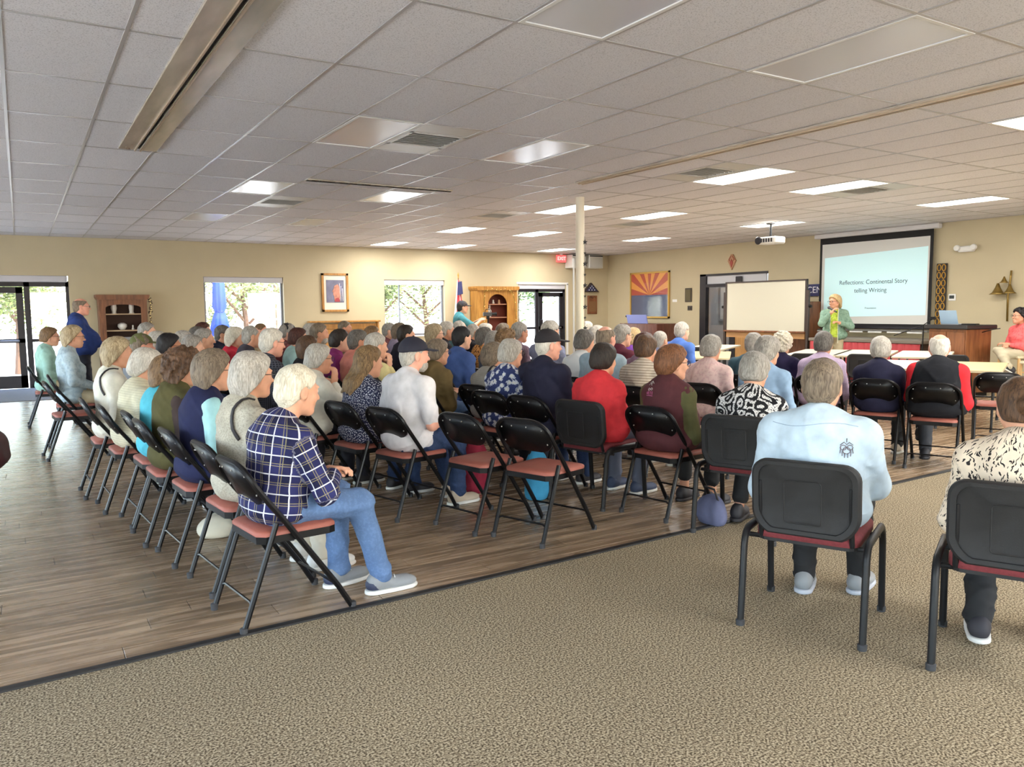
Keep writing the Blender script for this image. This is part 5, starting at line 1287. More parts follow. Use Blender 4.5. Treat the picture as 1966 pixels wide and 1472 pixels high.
# the rest of the crowd: shared archetype bodies, clothes of their own
SB = lambda n, c, *a, **k: cl(n, c, *a, **k)
FARP = [
 (7.114, 5.818, 1.227, 'w', 'mop', 'whitegold', SB('navy_tank', (44, 40, 70)), dict(sleeve=.4), 'woman with curly white hair in sleeveless navy top', 'woman with curly white hair'),
 (6.562, 5.736, 1.241, 'm', 'short', 'grey', SB('teal_shirt', (66, 96, 108)), {}, 'grey-haired man in dark teal shirt leaning on table', 'man in dark teal'),
 (7.834, 8.123, 1.312, 'm', 'short', 'lightgrey', SB('royal_blue_shirt', (84, 118, 190)), {}, 'grey-haired man in royal blue shirt, before the doorway', 'man in royal blue'),
 (6.536, 7.147, 1.24, 'm', 'buzz', 'lightgrey', SB('grey_blue_shirt', (130, 136, 160)), {}, 'bald pink-headed man behind the striped sweater', 'bald pink-headed man'),
 (5.569, 6.329, 1.247, 'w', 'fluffy', 'redbrown', SB('mauve_top', (140, 112, 132)), {}, 'woman with dark plum hair hidden behind the striped sweater', 'woman with plum hair'),
 (5.833, 7.001, 1.329, 'm', 'short', 'grey', SB('maroon_shirt', (98, 44, 58)), dict(glasses=True), 'grey-haired man in maroon shirt and glasses', 'man in maroon shirt'),
 (7.255, 8.473, 1.232, 'w', 'bob', 'blonde', SB('purple_top', (122, 72, 160)), {}, 'blonde woman in purple top near the keyboard', 'blonde woman in purple'),
 (7.316, 9.626, 1.316, 'm', 'short', 'white', SB('stone_shirt', (176, 168, 150)), {}, 'white-haired man just right of the white pole', 'man right of pole'),
 (6.329, 8.107, 1.282, 'w', 'fluffy', 'white', SB('cream_top', (208, 198, 176)), {}, 'pale-haired woman peeking out beyond the pole', 'pale-haired woman by pole'),
 (5.42, 7.853, 1.377, 'm', 'short', 'lightgrey', SB('blue_grey_check', (134, 140, 168), 'pin', (168, 172, 194)), {}, 'tall silver-haired man in blue-grey check shirt before the glass door', 'man in blue-grey check'),
 (5.388, 8.493, 1.348, 'm', 'short', 'grey', SB('plum_check', (120, 96, 110), 'pin', (160, 140, 150)), dict(glasses=True), 'man with glasses and mauve check shirt against the bright glass', 'man in mauve check'),
 (4.728, 7.733, 1.281, 'w', 'curly', 'lightbrown', SB('black_top', (46, 42, 46)), {}, 'woman with tousled brown hair behind the floral blouse', 'woman with tousled brown hair'),
 (6.498, 10.721, 1.288, 'w', 'crop', 'greybrown', SB('brown_top', (116, 96, 80)), {}, 'grey-brown head just below the oak hutch', 'person below oak hutch'),
 (4.883, 8.265, 1.244, 'w', 'bob', 'grey', SB('slate_top', (96, 100, 112)), {}, 'woman with grey bob low beside the tousled brown hair', 'woman with low grey bob'),
 (5.169, 9.003, 1.273, 'w', 'bob', 'darkgrey', SB('orange_print', (206, 146, 84), 'blotch', (96, 62, 40)), {}, 'woman with dark grey bob in orange print top', 'woman in orange print'),
 (5.97, 10.365, 1.293, 'w', 'fluffy', 'white', SB('ivory_top', (204, 200, 188)), {}, 'snow-white head in front of the open hutch shelves', 'white-haired person by hutch'),
 (5.567, 10.011, 1.311, 'm', 'thin', 'lightgrey', SB('black_polo', (44, 42, 48)), {}, 'man with receding silver hair beneath the video camera', 'man beneath video camera'),
 (4.177, 7.788, 1.327, 'm', 'short', 'black', SB('denim_blue_shirt', (66, 88, 140)), dict(fat=1.12), 'black-haired man in denim blue shirt', 'man in denim blue'),
 (5.807, 10.892, 1.347, 'm', 'thin', 'lightgrey', SB('teal_top', (96, 128, 132)), {}, 'grey man right in front of the cameraman', 'man before cameraman'),
 (5.052, 9.861, 1.35, 'm', 'short', 'lightgrey', SB('black_jacket', (40, 38, 44)), {}, 'silver-haired man in black collar beside the window edge', 'man in black collar'),
 (4.674, 9.472, 1.324, 'w', 'bob', 'ashblonde', SB('taupe_top', (164, 148, 128)), dict(glasses=True), 'ash-blonde woman with glasses below the second window', 'ash-blonde woman with glasses'),
 (4.15, 9.226, 1.329, 'm', 'short', 'dark', SB('black_jacket2', (38, 36, 46)), {}, 'dark-haired person in black jacket against the second window', 'dark-haired person in jacket'),
 (4.879, 11.074, 1.313, 'w', 'bob', 'greybrown', SB('lilac_top', (160, 150, 172)), {}, 'light brown head at the left of the second window', 'light brown head by window'),
 (4.945, 11.629, 1.314, 'm', 'short', 'grey', SB('dark_red_top', (98, 58, 62)), {}, 'grey head at the left edge of the second window', 'grey head at window edge'),
 (4.163, 10.396, 1.295, 'w', 'crop', 'lightbrown', SB('rust_top', (150, 92, 64)), {}, 'brown-haired person right of the oak bench', 'person right of bench'),
 (3.092, 8.125, 1.309, 'm', 'short', 'darkgrey', SB('salmon_shirt', (206, 130, 114)), dict(skin=skin_mat(3)), 'man with dark grey hair in salmon shirt', 'man in salmon shirt'),
 (3.086, 8.682, 1.301, 'w', 'crop', 'dark', SB('magenta_top', (140, 52, 108)), {}, 'woman with two-tone dark hair in magenta top', 'woman in magenta'),
 (4.539, 12.533, 1.356, 'm', 'buzz', 'greybrown', SB('tan_shirt', (170, 140, 110)), dict(skin=skin_mat(3)), 'close-cropped man before the middle of the oak bench', 'cropped man by bench'),
 (3.262, 9.952, 1.357, 'm', 'short', 'greybrown', SB('beige_shirt', (190, 170, 136)), dict(beard=True, skin=skin_mat(1)), 'bearded man with brown-grey hair before the oak bench', 'bearded man by bench'),
 (3.444, 10.847, 1.346, 'm', 'short', 'lightgrey', SB('pale_grey_shirt', (172, 172, 178)), {}, 'grey head directly behind the bearded man', 'grey head behind beard'),
 (2.532, 8.093, 1.251, 'w', 'bob', 'brown', SB('black_cardigan', (36, 34, 38)), {}, 'brown-haired woman in black cardigan', 'woman in black cardigan'),
 (2.874, 9.565, 1.31, 'w', 'crop', 'redbrown', SB('pale_mint_top', (170, 204, 200)), dict(glasses=True), 'dark auburn-haired woman in pale mint top', 'woman in pale mint'),
 (3.31, 11.519, 1.335, 'm', 'crop', 'grey', SB('maroon_top', (120, 60, 64)), dict(cap=mat('black_hat', (22, 22, 28), .8)), 'person in black hat beside the first window', 'person in black hat'),
 (3.364, 13.257, 1.326, 'm', 'buzz', 'lightbrown', SB('sand_shirt', (180, 160, 130)), dict(skin=skin_mat(4)), 'bald man farthest back under the first window', 'bald man under window'),
 (2.32, 9.575, 1.352, 'm', 'thin', 'grey', SB('charcoal_shirt', (70, 66, 76)), {}, 'grey-haired man in charcoal shirt before the first window', 'man in charcoal shirt'),
 (2.289, 10.27, 1.318, 'w', 'bob', 'whitegold', SB('crimson_vest', (206, 52, 70)), {}, 'white-blonde woman in crimson top', 'woman in crimson'),
 (2.416, 11.599, 1.327, 'm', 'short', 'darkgrey', SB('navy_black_top', (40, 42, 60)), {}, 'dark-haired person in navy under the blue parasol', 'person under parasol'),
 (2.016, 11.222, 1.318, 'w', 'crop', 'darkgrey', SB('grey_top', (150, 150, 150)), {}, 'dark grey head left of the first window', 'dark grey head by window'),
 (2.398, 12.913, 1.353, 'm', 'crop', 'redbrown', SB('rose_top', (170, 110, 116)), {}, 'reddish head at the left edge of first window', 'reddish head at window'),
 (1.854, 9.934, 1.319, 'm', 'short', 'grey', SB('oat_jacket', (192, 182, 156)), {}, 'grey-haired man in oatmeal jacket', 'man in oatmeal jacket'),
 (1.751, 10.739, 1.27, 'w', 'fluffy', 'lightgrey', SB('silver_top', (180, 176, 170)), {}, 'silver-haired woman behind the oatmeal jacket', 'woman behind oatmeal jacket'),
 (1.599, 9.224, 1.266, 'w', 'crop', 'grey', SB('beige_cardigan', (190, 176, 150)), {}, 'grey-streaked woman in beige cardigan by the curly hair', 'woman in beige cardigan'),
 (1.069, 9.052, 1.293, 'm', 'short', 'greybrown', SB('grey_fleece', (120, 122, 128)), dict(cap=mat('olive_cap', (92, 94, 52), .85), skin=skin_mat(4)), 'man in olive green cap behind the white sweater', 'man in olive cap'),
 (1.324, 9.786, 1.302, 'm', 'short', 'lightgrey', SB('khaki_jacket', (170, 160, 130)), {}, 'grey head just beyond the olive cap', 'grey head beyond cap'),
 (1.524, 12.276, 1.373, 'm', 'short', 'grey', SB('slate_shirt', (120, 130, 146)), {}, 'grey-haired man right of the left wooden cabinet', 'man right of cabinet'),
]
SEXP = {'m': dict(lean=.03), 'w': dict(lean=.03)}
for k, (x, y, zt, sx, hair, hc, top, ex, lab, sh_) in enumerate(FARP):
    p = dict(sex=sx, hair=hair, hcol=hc, top=top, bottom=[NAVYT, JD, KHA, BLK][k % 4], skin=skin_mat(k % 3), lean=.03)
    p['arm'] = 'lap' if k % 3 else 'cross'
    p['fat'] = ex.get('fat', [1.0, 1.1][k % 2]); p.update({q: v for q, v in ex.items() if q != 'fat'})
    d = math.atan2(SP[1] - y, SP[0] - x) - R(8)
    if (x, y) == (6.562, 5.736): p['arm'] = 'front'
    t, J = person(lab, x, y, zt, d * .9 + R(rnd.uniform(-8, 8)), p, far=True, seed=k)
    if 1: place_chair('f', t.location.x, t.location.y, d * .85, 'black folding chair under the %s' % sh_)

# standing people
t, J = person('bald man standing in blue zip jacket and glasses by the left glass door', .766, 13.1, 1.735, R(-6), dict(sex='m', stand=True, sc=1.03, hair='bald', hcol='greybrown', collar=True, top=cl('blue_jacket', (44, 62, 118)), bottom=NAVYT, skin=skin_mat(4), glasses=True, arm={'l': ((.24, .04, 1.05), (-.6, .6, -.5)), 'r': ((.24, -.04, 1.05), (-.6, -.6, -.5))}, fat=1.25, lean=-.05, hem=.86, eyes=True, sg=.018, shoe=sh_dark), .0095, 'people standing', seed=3)
dsp = math.atan2(4.0 - SP[1], 1.5 - SP[0])
SPK = person('woman speaker standing in green jacket and lime blouse holding a microphone', SP[0], SP[1], 1.721, R(216), dict(sex='w', stand=True, sc=1.02, hair='bob', hcol='blonde', top=cl('lime_blouse', (176, 194, 74), 'blotch', (150, 172, 60)), bottom=KHA, skin=skin_mat(1), arm={'r': ((.27, -.06, 1.37), (-.1, -.6, -.8), (0, 1, .2)), 'l': ((.25, .1, 1.19), (-.2, .7, -.6))}, lean=0, hem=.92, eyes=True, glasses=True, hyaw=-.75, shoe=sh_dark, sleeve=.9), .0085, 'people standing', seed=4)
t, J = SPK
jm = shirt_mesh(dict(sex='w', fat=1.06), .0105, J, .93, g=.019, name='jacket', seed=9, hem=.8, collar=.012)
# open the jacket's front
import bmesh
bm = bmesh.new(); bm.from_mesh(jm)
bmesh.ops.delete(bm, geom=[v for v in bm.verts if v.co.x > .05 and abs(v.co.y) < .062 + max(0, (.9 - v.co.z)) * .1 and v.co.z < J['NB'][2] + .04], context='VERTS'); bm.to_mesh(jm); bm.free()
o = put('jacket', jm, cl('green_jacket', (126, 154, 136), 'blotch', (112, 140, 124)), t, None)
sm = o.modifiers.new('thickness', 'SOLIDIFY'); sm.thickness = .006
b = MB()
for s in (1, -1): b.tube([(.155, s * .07, .82), (.16, s * .066, 1.1), (.15, s * .064, 1.28), (.06, s * .07, 1.46)], .007, 6)
b.build('jacket_piping', mat('cream_piping', (206, 206, 178), .7), o)
# microphone in her right hand
d = (J['Wr'] - J['Er']); d /= np.linalg.norm(d); hand = J['Wr'] + d * .07
mw = SPK[0].matrix_world if False else Matrix.Translation(SPK[0].location) @ Matrix.Rotation(R(216), 4, 'Z')
mo = thing('microphone', 'black handheld microphone held by the speaker in green', 'microphone', tuple(mw @ Vector(hand)))
mouth = mw @ Vector(J['HC'] + J['R'] @ A3(.16, 0, -.09)); ax = (mouth - mo.location).normalized()
mo.rotation_euler = ax.to_track_quat('Z', 'Y').to_euler(); L_ = (mouth - mo.location).length
MB().lathe([(.012, -.1), (.014, -.09), (.019, L_ - .06), (.021, L_ - .045)], 14).build('handle', mat('mic_black', (30, 30, 32), .4), mo, 'auto')
MB().lathe([(.021, L_ - .045), (.027, L_ - .03), (.026, L_ - .01), (.015, L_ + .008), (.004, L_ + .012)], 14).build('mic_grille', mat('mic_grille_metal', (80, 80, 84), .4, .7), mo, True)
t, J = person('cameraman standing in teal T-shirt and black cap beside the hutch', 7.635, 14.195, 1.69, R(-16), dict(sex='m', stand=True, hair='short', hcol='dark', top=cl('teal_tee', (70, 130, 140)), bottom=BLK, skin=skin_mat(0), cap=mat('black_cap2', (30, 30, 40), .8), sleeve=.42, arm={'l': ((.4, .02, 1.28), (-.2, .6, -.7)), 'r': ((.4, -.1, 1.28), (-.2, -.6, -.7))}, hem=.86, eyes=True, fat=1.1, lean=0), .0105, 'people standing', seed=5)
# video camera on a tripod
c = thing('video_camera', 'black video camera on a tripod in front of the cameraman', 'camera', (8.13, 14.03, 0), R(-16))
b = MB(); b.span((-.1, -.035, 1.36), (.08, .035, 1.44), .008); b.build('camera_body', mat('mic_black', (30, 30, 32), .4), c)
MB().lathe([(.03, 0), (.034, .06), (.04, .1)], 14).xf(Matrix.Translation((.08, 0, 1.4)) @ Matrix.Rotation(PI / 2, 4, 'Y')).build('lens', M_blk, c, 'auto')
MB().tube([(-.06, 0, 1.44), (-.04, 0, 1.5), (.04, 0, 1.5), (.06, 0, 1.44)], .008, 6).build('carry_handle', M_blk, c); MB().span((-.06, .035, 1.37), (.02, .09, 1.43), .004).build('flip_screen', M_blk, c)
MB().tube([(0, 0, 1.36), (0, 0, .75)], .015, 8).build('centre_column', M_blk2, c); MB().lathe([(.03, 1.3), (.035, 1.36)], 10).build('tripod_head', M_blk, c)
for k in range(3):
    a = k * 2.094 + .4; MB().tube([(0, 0, 1.22), (.42 * math.cos(a), .42 * math.sin(a), .01)], .013, 7).build('leg', M_blk2, c)
MB().tube([(0, 0, 1.33), (-.3, 0, 1.24)], .007, 6).build('pan_handle', M_blk2, c)
# seated woman at the edge by the wooden stool
t, J = person('woman in coral shirt with black hair seated beyond the ladder-back stool', 13.62, 6.5, 1.45, R(160), dict(sex='w', hair='curly', hcol='black', top=cl('coral_shirt', (226, 104, 104), 'blotch', (214, 88, 92)), bottom=mat('stone_trousers', (186, 176, 150), .85), skin=skin_mat(1), glasses=True, eyes=True, hipz=.72, lean=0, arm={'l': ((.22, .0, .86), (-.4, .6, -.6)), 'r': ((.22, -.04, .84), (-.4, -.6, -.6))}, leg={'l': ((.38, .1, .7), (.3, .1, .33)), 'r': ((.42, .02, .78), (.4, .22, .52))}, hyaw=-.25, hpitch=-.05, sleeve=.9), .0095, 'people seated at the front', seed=6)
def ladder_stool(x, y, yaw, label):
    t = thing('bar_stool', label, 'stool', (x, y, 0), yaw, 'ladder-back stools')
    W_ = wood('pale_beech', (214, 176, 122), (190, 146, 92), .4)
    for s in (1, -1):
        MB().tube([(-.2, s * .19, 0), (-.19, s * .19, .64), (-.23, s * .185, 1.36)], .021, 10).build('back_post', W_, t, 'auto')
        MB().tube([(.2, s * .2, 0), (.19, s * .195, .64)], .021, 10).build('leg', W_, t, 'auto')
        for z in (.2, .42): MB().tube([(-.2, s * .19, z), (.2, s * .2, z)], .011, 8).build('stretcher', W_, t, 'auto')
    for z in (.16, .36): MB().tube([(.2, -.2, z), (.2, .2, z)], .011, 8).build('stretcher', W_, t, 'auto')
    MB().tube([(-.2, -.19, .3), (-.2, .19, .3)], .011, 8).build('stretcher', W_, t, 'auto')
    for z in (.8, .98, 1.14, 1.3): MB().box((-.2 - (z - .64) * .055, 0, z), (.018, .38, .055), None, .006).build('back_rail', W_, t)
    MB().box((0, 0, .655), (.42, .42, .04), None, .012).build('seat', mat('woven_seat', (206, 192, 160), .8, nscale=30, namp=.15), t)
    return t
ladder_stool(12.35, 5.55, R(150), 'tall ladder-back beech stool at the right edge, back to us')
ladder_stool(t.location.x, t.location.y, R(160), 'tall beech stool under the woman in coral')
# person leaving at the left edge: only the forearm and bag show
t, J = person('person at the left edge, tan sleeve and hand only', -.5, 6.3, 1.66, R(200), dict(sex='w', stand=True, hair='bob', hcol='brown', top=cl('tan_knit', (150, 132, 108)), bottom=BLK, skin=skin_mat(0), arm='hang', lean=0, hem=.86), .0105, 'people standing', seed=7)
mw = Matrix.Translation(t.location) @ Matrix.Rotation(R(200), 4, 'Z')
# ------------------------------------------------------------------ straps, embroidery, bags on the audience
def snap(o_t, names, p_out, p_in):
    """where a ray from p_out towards p_in meets the garment (person's own frame)"""
    best = None
    for ch in o_t.children:
        if ch.name.split('.')[0] in names:
            bv = SNAPC.get(ch.data.name)
            if bv is None:
                me = ch.data; bv = BVHTree.FromPolygons([v.co[:] for v in me.vertices], [p.vertices[:] for p in me.polygons]); SNAPC[ch.data.name] = bv
            d = (Vector(p_in) - Vector(p_out)); h = bv.ray_cast(Vector(p_out), d.normalized())
            if h[0] is not None and (best is None or h[3] < best[1]): best = (h[0] - d.normalized() * .003, h[3])
    return best[0] if best else Vector(p_in)
SNAPC = {}
def find(lab): return [o for o in bpy.data.objects if o.get('label', '').startswith(lab)][0]
def strap(t, names, pts, m, w_=.016):
    out = [snap(t, names, a, c) for a, c in pts]; b = MB(); b.tube(out, w_ * .6, 6, r2=.006); b.build('bag_strap', m, t, True)
M_strap = mat('black_strap', (34, 30, 32), .6)
for lab, zt, y0, y1 in (('woman with fluffy silver bob', 1.286, -.085, -.15), ('blonde shoulder-length', 1.306, -.085, -.15), ('woman with wavy grey hair', 1.19, -.06, -.12)):
    t = find(lab); pts = []
    for i in range(14):
        a = R(70 + 135 * i / 13); y = y0 + (y1 - y0) * i / 13; c = (-.04, y, zt - .45); pts.append(((c[0] + .7 * math.cos(a), y, c[2] + .7 * math.sin(a)), c))
    strap(t, ('shirt',), pts, M_strap, .026)
def embroider(t, name, cy, cz, strokes, m, names, r=.0022, sc=1.0):
    b = MB()
    for st in strokes:
        pts = [snap(t, names, (-.7, cy + a * sc, cz + c * sc), (.1, cy + a * sc, cz + c * sc)) for a, c in st]; b.tube(pts, r, 5)
    return b.build(name, m, t, True)
def circ(x, z, r, n=8, a0=0, a1=2 * PI): return [(x + r * math.cos(a0 + (a1 - a0) * i / n), z + r * math.sin(a0 + (a1 - a0) * i / n)) for i in range(n + 1)]
t = LB[0]
embroider(t, 'embroidery', -.15, .86, [circ(.016, 0, .014), circ(-.016, 0, .014), circ(0, -.016, .018), [(-.03, .014), (-.012, .03), (0, .016), (.012, .03), (.03, .014)], [(0, .03), (0, .05)], [(-.02, -.02), (-.018, -.048)], [(-.006, -.03), (-.006, -.055)], [(.008, -.03), (.009, -.055)], [(.02, -.02), (.02, -.045)], [(-.026, .0), (-.03, -.03)], [(.026, 0), (.03, -.03)]], mat('embroidery_brown', (98, 84, 92), .8), ('shirt',), .0016, .85)
embroider(t, 'shirt_seam', 0, .955, [[(-.19 + .019 * i, .012 * math.sin(i * .3)) for i in range(21)]], mat('seam_blue', (158, 178, 200), .9), ('shirt',), .0016)
t = MV[0]
embroider(t, 'embroidery', .05, .92, [[(-.02, .035), (0, .05), (.02, .035)], [(-.005, .02), (.012, .035), (.025, .02)], [(0, .05), (0, .03)], circ(-.012, -.005, .008), circ(.012, -.008, .008)], mat('embroidery_grey', (170, 160, 158), .8), ('vest',), .0026)
embroider(t, 'embroidery', .05, .885, [[(-.025, -.01), (-.022, .014)], [(-.008, -.012), (-.006, .014)], [(.01, -.012), (.012, .016)], [(-.03, -.018), (.03, -.018)], circ(.024, 0, .007)], mat('embroidery_pink', (170, 86, 130), .8), ('vest',), .0026)
# logo marks on the two big shirts/caps stay plain fabric
def bag(name, label, cat, x, y, z, r, m, strap_=True, seed=1):
    t = thing(name, label, cat, (x, y, z), seed * .7)
    F = Field((-r[0] - .06, -r[1] - .06, -.03), (r[0] + .06, r[1] + .06, r[2] + .1), .009); F.ell((0, 0, r[2] * .45), (r[0], r[1], r[2] * .55), None, .03); F.ell((0, 0, .05), (r[0] * .95, r[1] * .9, .08), None, .04); F.ripple(.004, 22, seed); F.cut((0, 0, -1), 0, .01)
    put('bag_body', np_mesh('bag_body', *F.mesh()), m, t, None)
    if strap_: MB().tube([(-r[0] * .6, 0, r[2] * .8), (-r[0] * .4, .02, r[2] * 1.25), (r[0] * .4, .02, r[2] * 1.25), (r[0] * .6, 0, r[2] * .8)], .008, 6).build('handle', M_strap, t, True)
    return t
bag('shoulder_bag', 'blue-grey printed bag lying by the paisley woman on floor', 'bag', 4.02, 3.86, .0, (.13, .09, .2), cl('bag_print', (96, 100, 128), 'blotch', (150, 148, 160)), True, 2)
bag('tote_bag', 'red and yellow bag on the floor beyond an empty chair', 'bag', 3.12, 5.62, .0, (.12, .1, .44), cl('bag_red', (140, 40, 58), 'blotch', (190, 120, 60)), True, 3)
bag('tote_bag', 'turquoise bag on the floor beyond the nearest empty chair', 'bag', 3.4, 5.13, .0, (.1, .1, .4), cl('bag_turq', (60, 140, 180), 'blotch', (90, 60, 70)), True, 4)
bag('cloth_bundle', 'cream cloth bundle on the floor under the navy vest chair', 'bundle', 1.08, 5.5, 0, (.16, .12, .15), mat('cream_cloth', (210, 202, 180), .9), False, 5)
pe = find('person at the left edge'); 
hb = thing('handbag', 'dark maroon handbag hanging at the left edge', 'bag', (-.225, 6.12, .5), .9)
F = Field((-.2, -.12, -.02), (.2, .12, .34), .009); F.ell((0, 0, .13), (.15, .075, .14), None, .03); F.ell((0, 0, .05), (.16, .08, .06), None, .05); F.ripple(.004, 20, 3)
put('bag_body', np_mesh('bag_body', *F.mesh()), mat('maroon_leather', (70, 34, 38), .5), hb, None)
MB().tube([(-.08, 0, .24), (-.05, 0, .34), (.05, 0, .34), (.08, 0, .24)], .008, 6).build('handle', M_strap, hb, True)
MB().tube([(.17 + .022 * math.cos(a), .02, .12 + .022 * math.sin(a)) for a in [2 * PI * i / 12 for i in range(12)]], .004, 5, True).build('ring', M_riv, hb, True)

# ------------------------------------------------------------------ things along the far wall
M_oak2 = wood('golden_oak', (190, 140, 66), (150, 100, 40), .45, 5)
M_wal = wood('walnut', (134, 84, 52), (98, 58, 34), .45, 5)
M_int = mat('cabinet_red', (112, 50, 36), .6); M_intd = mat('cabinet_dark', (62, 38, 28), .7)
def hutch(name, label, x0, x1, ztop, m, mi, shelves, arch, open_w):
    D_ = .42; yb = Y1 - .012; yf = yb - D_; cx = (x0 + x1) / 2; W_ = x1 - x0
    t = thing(name, label, 'cabinet', (cx, yf, 0))
    w2 = W_ / 2; b = MB()
    for s in (1, -1): b.span((s * w2, .02, 0), (s * (w2 - .03), D_, ztop - .05))
    b.span((-w2, D_ - .02, .0), (w2, D_, ztop - .05)); b.build('carcass', m, t)
    MB().span((-w2 + .03, D_ - .05, .1), (w2 - .03, D_ - .022, ztop - .06)).build('back_panel', mi, t)
    MB().prism([(-w2 - .05, ztop - .05), (-w2 - .02, ztop - .1), (w2 + .02, ztop - .1), (w2 + .05, ztop - .05), (w2 + .05, ztop), (-w2 - .05, ztop)], 1, -.05, D_).build('cornice', m, t)
    # face frame with arched head
    o2 = open_w / 2; zs, za = ztop - .1 - arch - .12, ztop - .2
    pts = [(-w2, .9), (-o2, .9), (-o2, zs)] + [(-o2 * math.cos(a), zs + (za - zs) * math.sin(a)) for a in [PI * i / 14 for i in range(1, 14)]] + [(o2, zs), (o2, .9), (w2, .9), (w2, ztop - .09), (-w2, ztop - .09)]
    V = []; F = []; 
    left = [(-w2, .9), (-o2, .9), (-o2, zs)]; arcp = [(-o2 * math.cos(a), zs + (za - zs) * math.sin(a)) for a in [PI * i / 14 for i in range(0, 15)]]
    fb = MB(); fb.span((-w2, 0, .9), (-o2, .025, ztop - .09)); fb.span((o2, 0, .9), (w2, .025, ztop - .09))
    for i in range(14):
        (a0, c0), (a1, c1) = arcp[i], arcp[i + 1]
        fb.prism([(a0, c0), (a1, c1), (a1, ztop - .09), (a0, ztop - .09)], 1, 0, .025)
    fb.build('face_frame', m, t)
    for z in shelves: MB().span((-w2 + .03, .05, z - .012), (w2 - .03, D_ - .05, z + .012)).build('shelf', mat('shelf_edge', (176, 150, 120), .5) if mi is M_intd else mat('shelf_red', (170, 120, 96), .5), t)
    MB().span((-w2, .0, .1), (w2, .03, .88)).build('base_front', m, t)
    for s in (1, -1):
        d = MB().span((s * .03, -.02, .16), (s * (w2 - .06), .0, .82), .008).build('door', m, t); MB().box((s * .08, -.035, .5), (.025, .03, .025), None, .008).build('knob', M_riv, d)
    MB().span((-w2 - .02, -.03, .88), (w2 + .02, D_, .91), .006).build('counter', m, t); MB().span((-w2 + .02, .03, 0), (w2 - .02, D_, .1)).build('plinth', m, t)
    return t
hutch('display_cabinet', 'brown wooden hutch with arched open shelves beside the left glass door', 1.37, 2.27, 1.87, M_wal, M_intd, [1.47, 1.13], .05, .66)
hutch('display_cabinet', 'golden oak hutch with round arch and garland, red inside', 10.2, 11.42, 2.1, M_oak2, M_int, [1.63, 1.28], .28, .6)
def lathe_thing(name, label, cat, x, y, z, prof, m, group=None):
    t = MB().lathe(prof, 16).build(name, m, None, True); t.location = (x, y, z); tag(t, label, cat, group); return t
M_por = mat('white_porcelain', (214, 210, 204), .3)
lathe_thing('vase', 'white vase at left on the top shelf of the brown hutch', 'vase', 1.66, 18.32, 1.482, [(.05, 0), (.04, .03), (.06, .12), (.045, .2), (.07, .27)], M_por)
lathe_thing('vase', 'white vase at right on the top shelf of the brown hutch', 'vase', 1.99, 18.32, 1.482, [(.055, 0), (.04, .03), (.05, .12), (.045, .2), (.075, .27)], M_por)
lathe_thing('bowl', 'pale round bowl on the middle shelf of the brown hutch', 'bowl', 1.8, 18.3, 1.142, [(.03, 0), (.05, .01), (.09, .07), (.085, .12), (.03, .15)], M_por)
lathe_thing('figurine', 'small white figurine right of the pale bowl', 'figurine', 2.0, 18.3, 1.142, [(.03, 0), (.025, .03), (.012, .06), (.02, .08), (.006, .1)], M_por)
b = MB(); b.lathe([(.06, 0), (.07, .06), (.03, .1)], 14, (0, 0, 0)); b.lathe([(.055, .1), (.075, .16), (.03, .23)], 14, (0, 0, 0)); b.lathe([(.012, .2), (.02, .3), (.008, .32)], 10, (.03, 0, 0)); b.lathe([(.012, .2), (.02, .3), (.008, .32)], 10, (-.03, 0, 0))
t = b.build('figurine', M_por, None, True); t.location = (10.62, 18.28, 1.292); tag(t, 'white rabbit-like figurine on the shelf of the oak hutch', 'figurine')
for k, (x, c) in enumerate(((10.58, (200, 120, 110)), (10.76, (206, 200, 190)), (10.94, (190, 150, 110)))):
    lathe_thing('ornament', '%s small ornament on the top shelf of the oak hutch' % ('pinkish', 'whitish', 'tan')[k], 'ornament', x, 18.28, 1.642, [(.03, 0), (.035, .03), (.02, .06), (.025, .09), (.008, .11)], mat('ornament_%s' % ('pink', 'white', 'tan')[k], c, .4))
def garland(label, pts, n, m1, m2, loc):
    t = thing('garland', label, 'garland', loc)
    MB().tube(pts, .005, 5).build('garland_wire', m1, t)
    b = MB(); rg = random.Random(4)
    P = [Vector(p) for p in pts]
    for q in range(n):
        f = q / n * (len(P) - 1); i = int(f); p = P[i].lerp(P[i + 1], f - i) + Vector((rg.uniform(-.03, .03), rg.uniform(-.01, 0), rg.uniform(-.03, .03)))
        d = Vector((rg.gauss(0, 1), rg.gauss(0, .3), rg.gauss(0, 1))).normalized(); e_ = d.cross(Vector((0, 1, 0))).normalized(); L_ = .028
        b.add([p - d * L_, p + e_ * .012, p + d * L_, p - e_ * .012], [(0, 1, 2, 3)])
    o = b.build('garland_leaves', m2, t); o['kind'] = 'stuff'
    for q in range(12):
        i = (q + .5) / 12 * (len(P) - 1); k = int(i); p = P[k].lerp(P[k + 1], i - k); s_ = MB().lathe([(.002, -.008), (.009, 0), (.002, .008)], 8); s_.build('light_bulb', mat('warm_bulb', (255, 226, 150), .4, emit=2.0), t).location = p + Vector((0, -.02, 0))
garland('vine garland with small warm lights around the oak hutch arch', [(-.45, 0, -.9), (-.44, 0, -.3), (-.42, 0, .1), (-.2, 0, .16), (0, 0, .12), (.2, 0, .16), (.42, 0, .1), (.52, 0, -.2), (.54, 0, -.9)], 90, mat('vine', (96, 80, 40), .8), mat('dry_leaf', (150, 118, 40), .7, nscale=20, namp=.4), (10.81, 18.09, 1.88))
garland('dark leaf garland down the right side of the brown hutch', [(0, 0, .3), (.03, 0, .05), (0, 0, -.1), (.03, 0, -.5)], 26, mat('vine', (96, 80, 40), .8), mat('dark_leaf', (60, 44, 38), .7), (2.34, 18.3, 1.55))
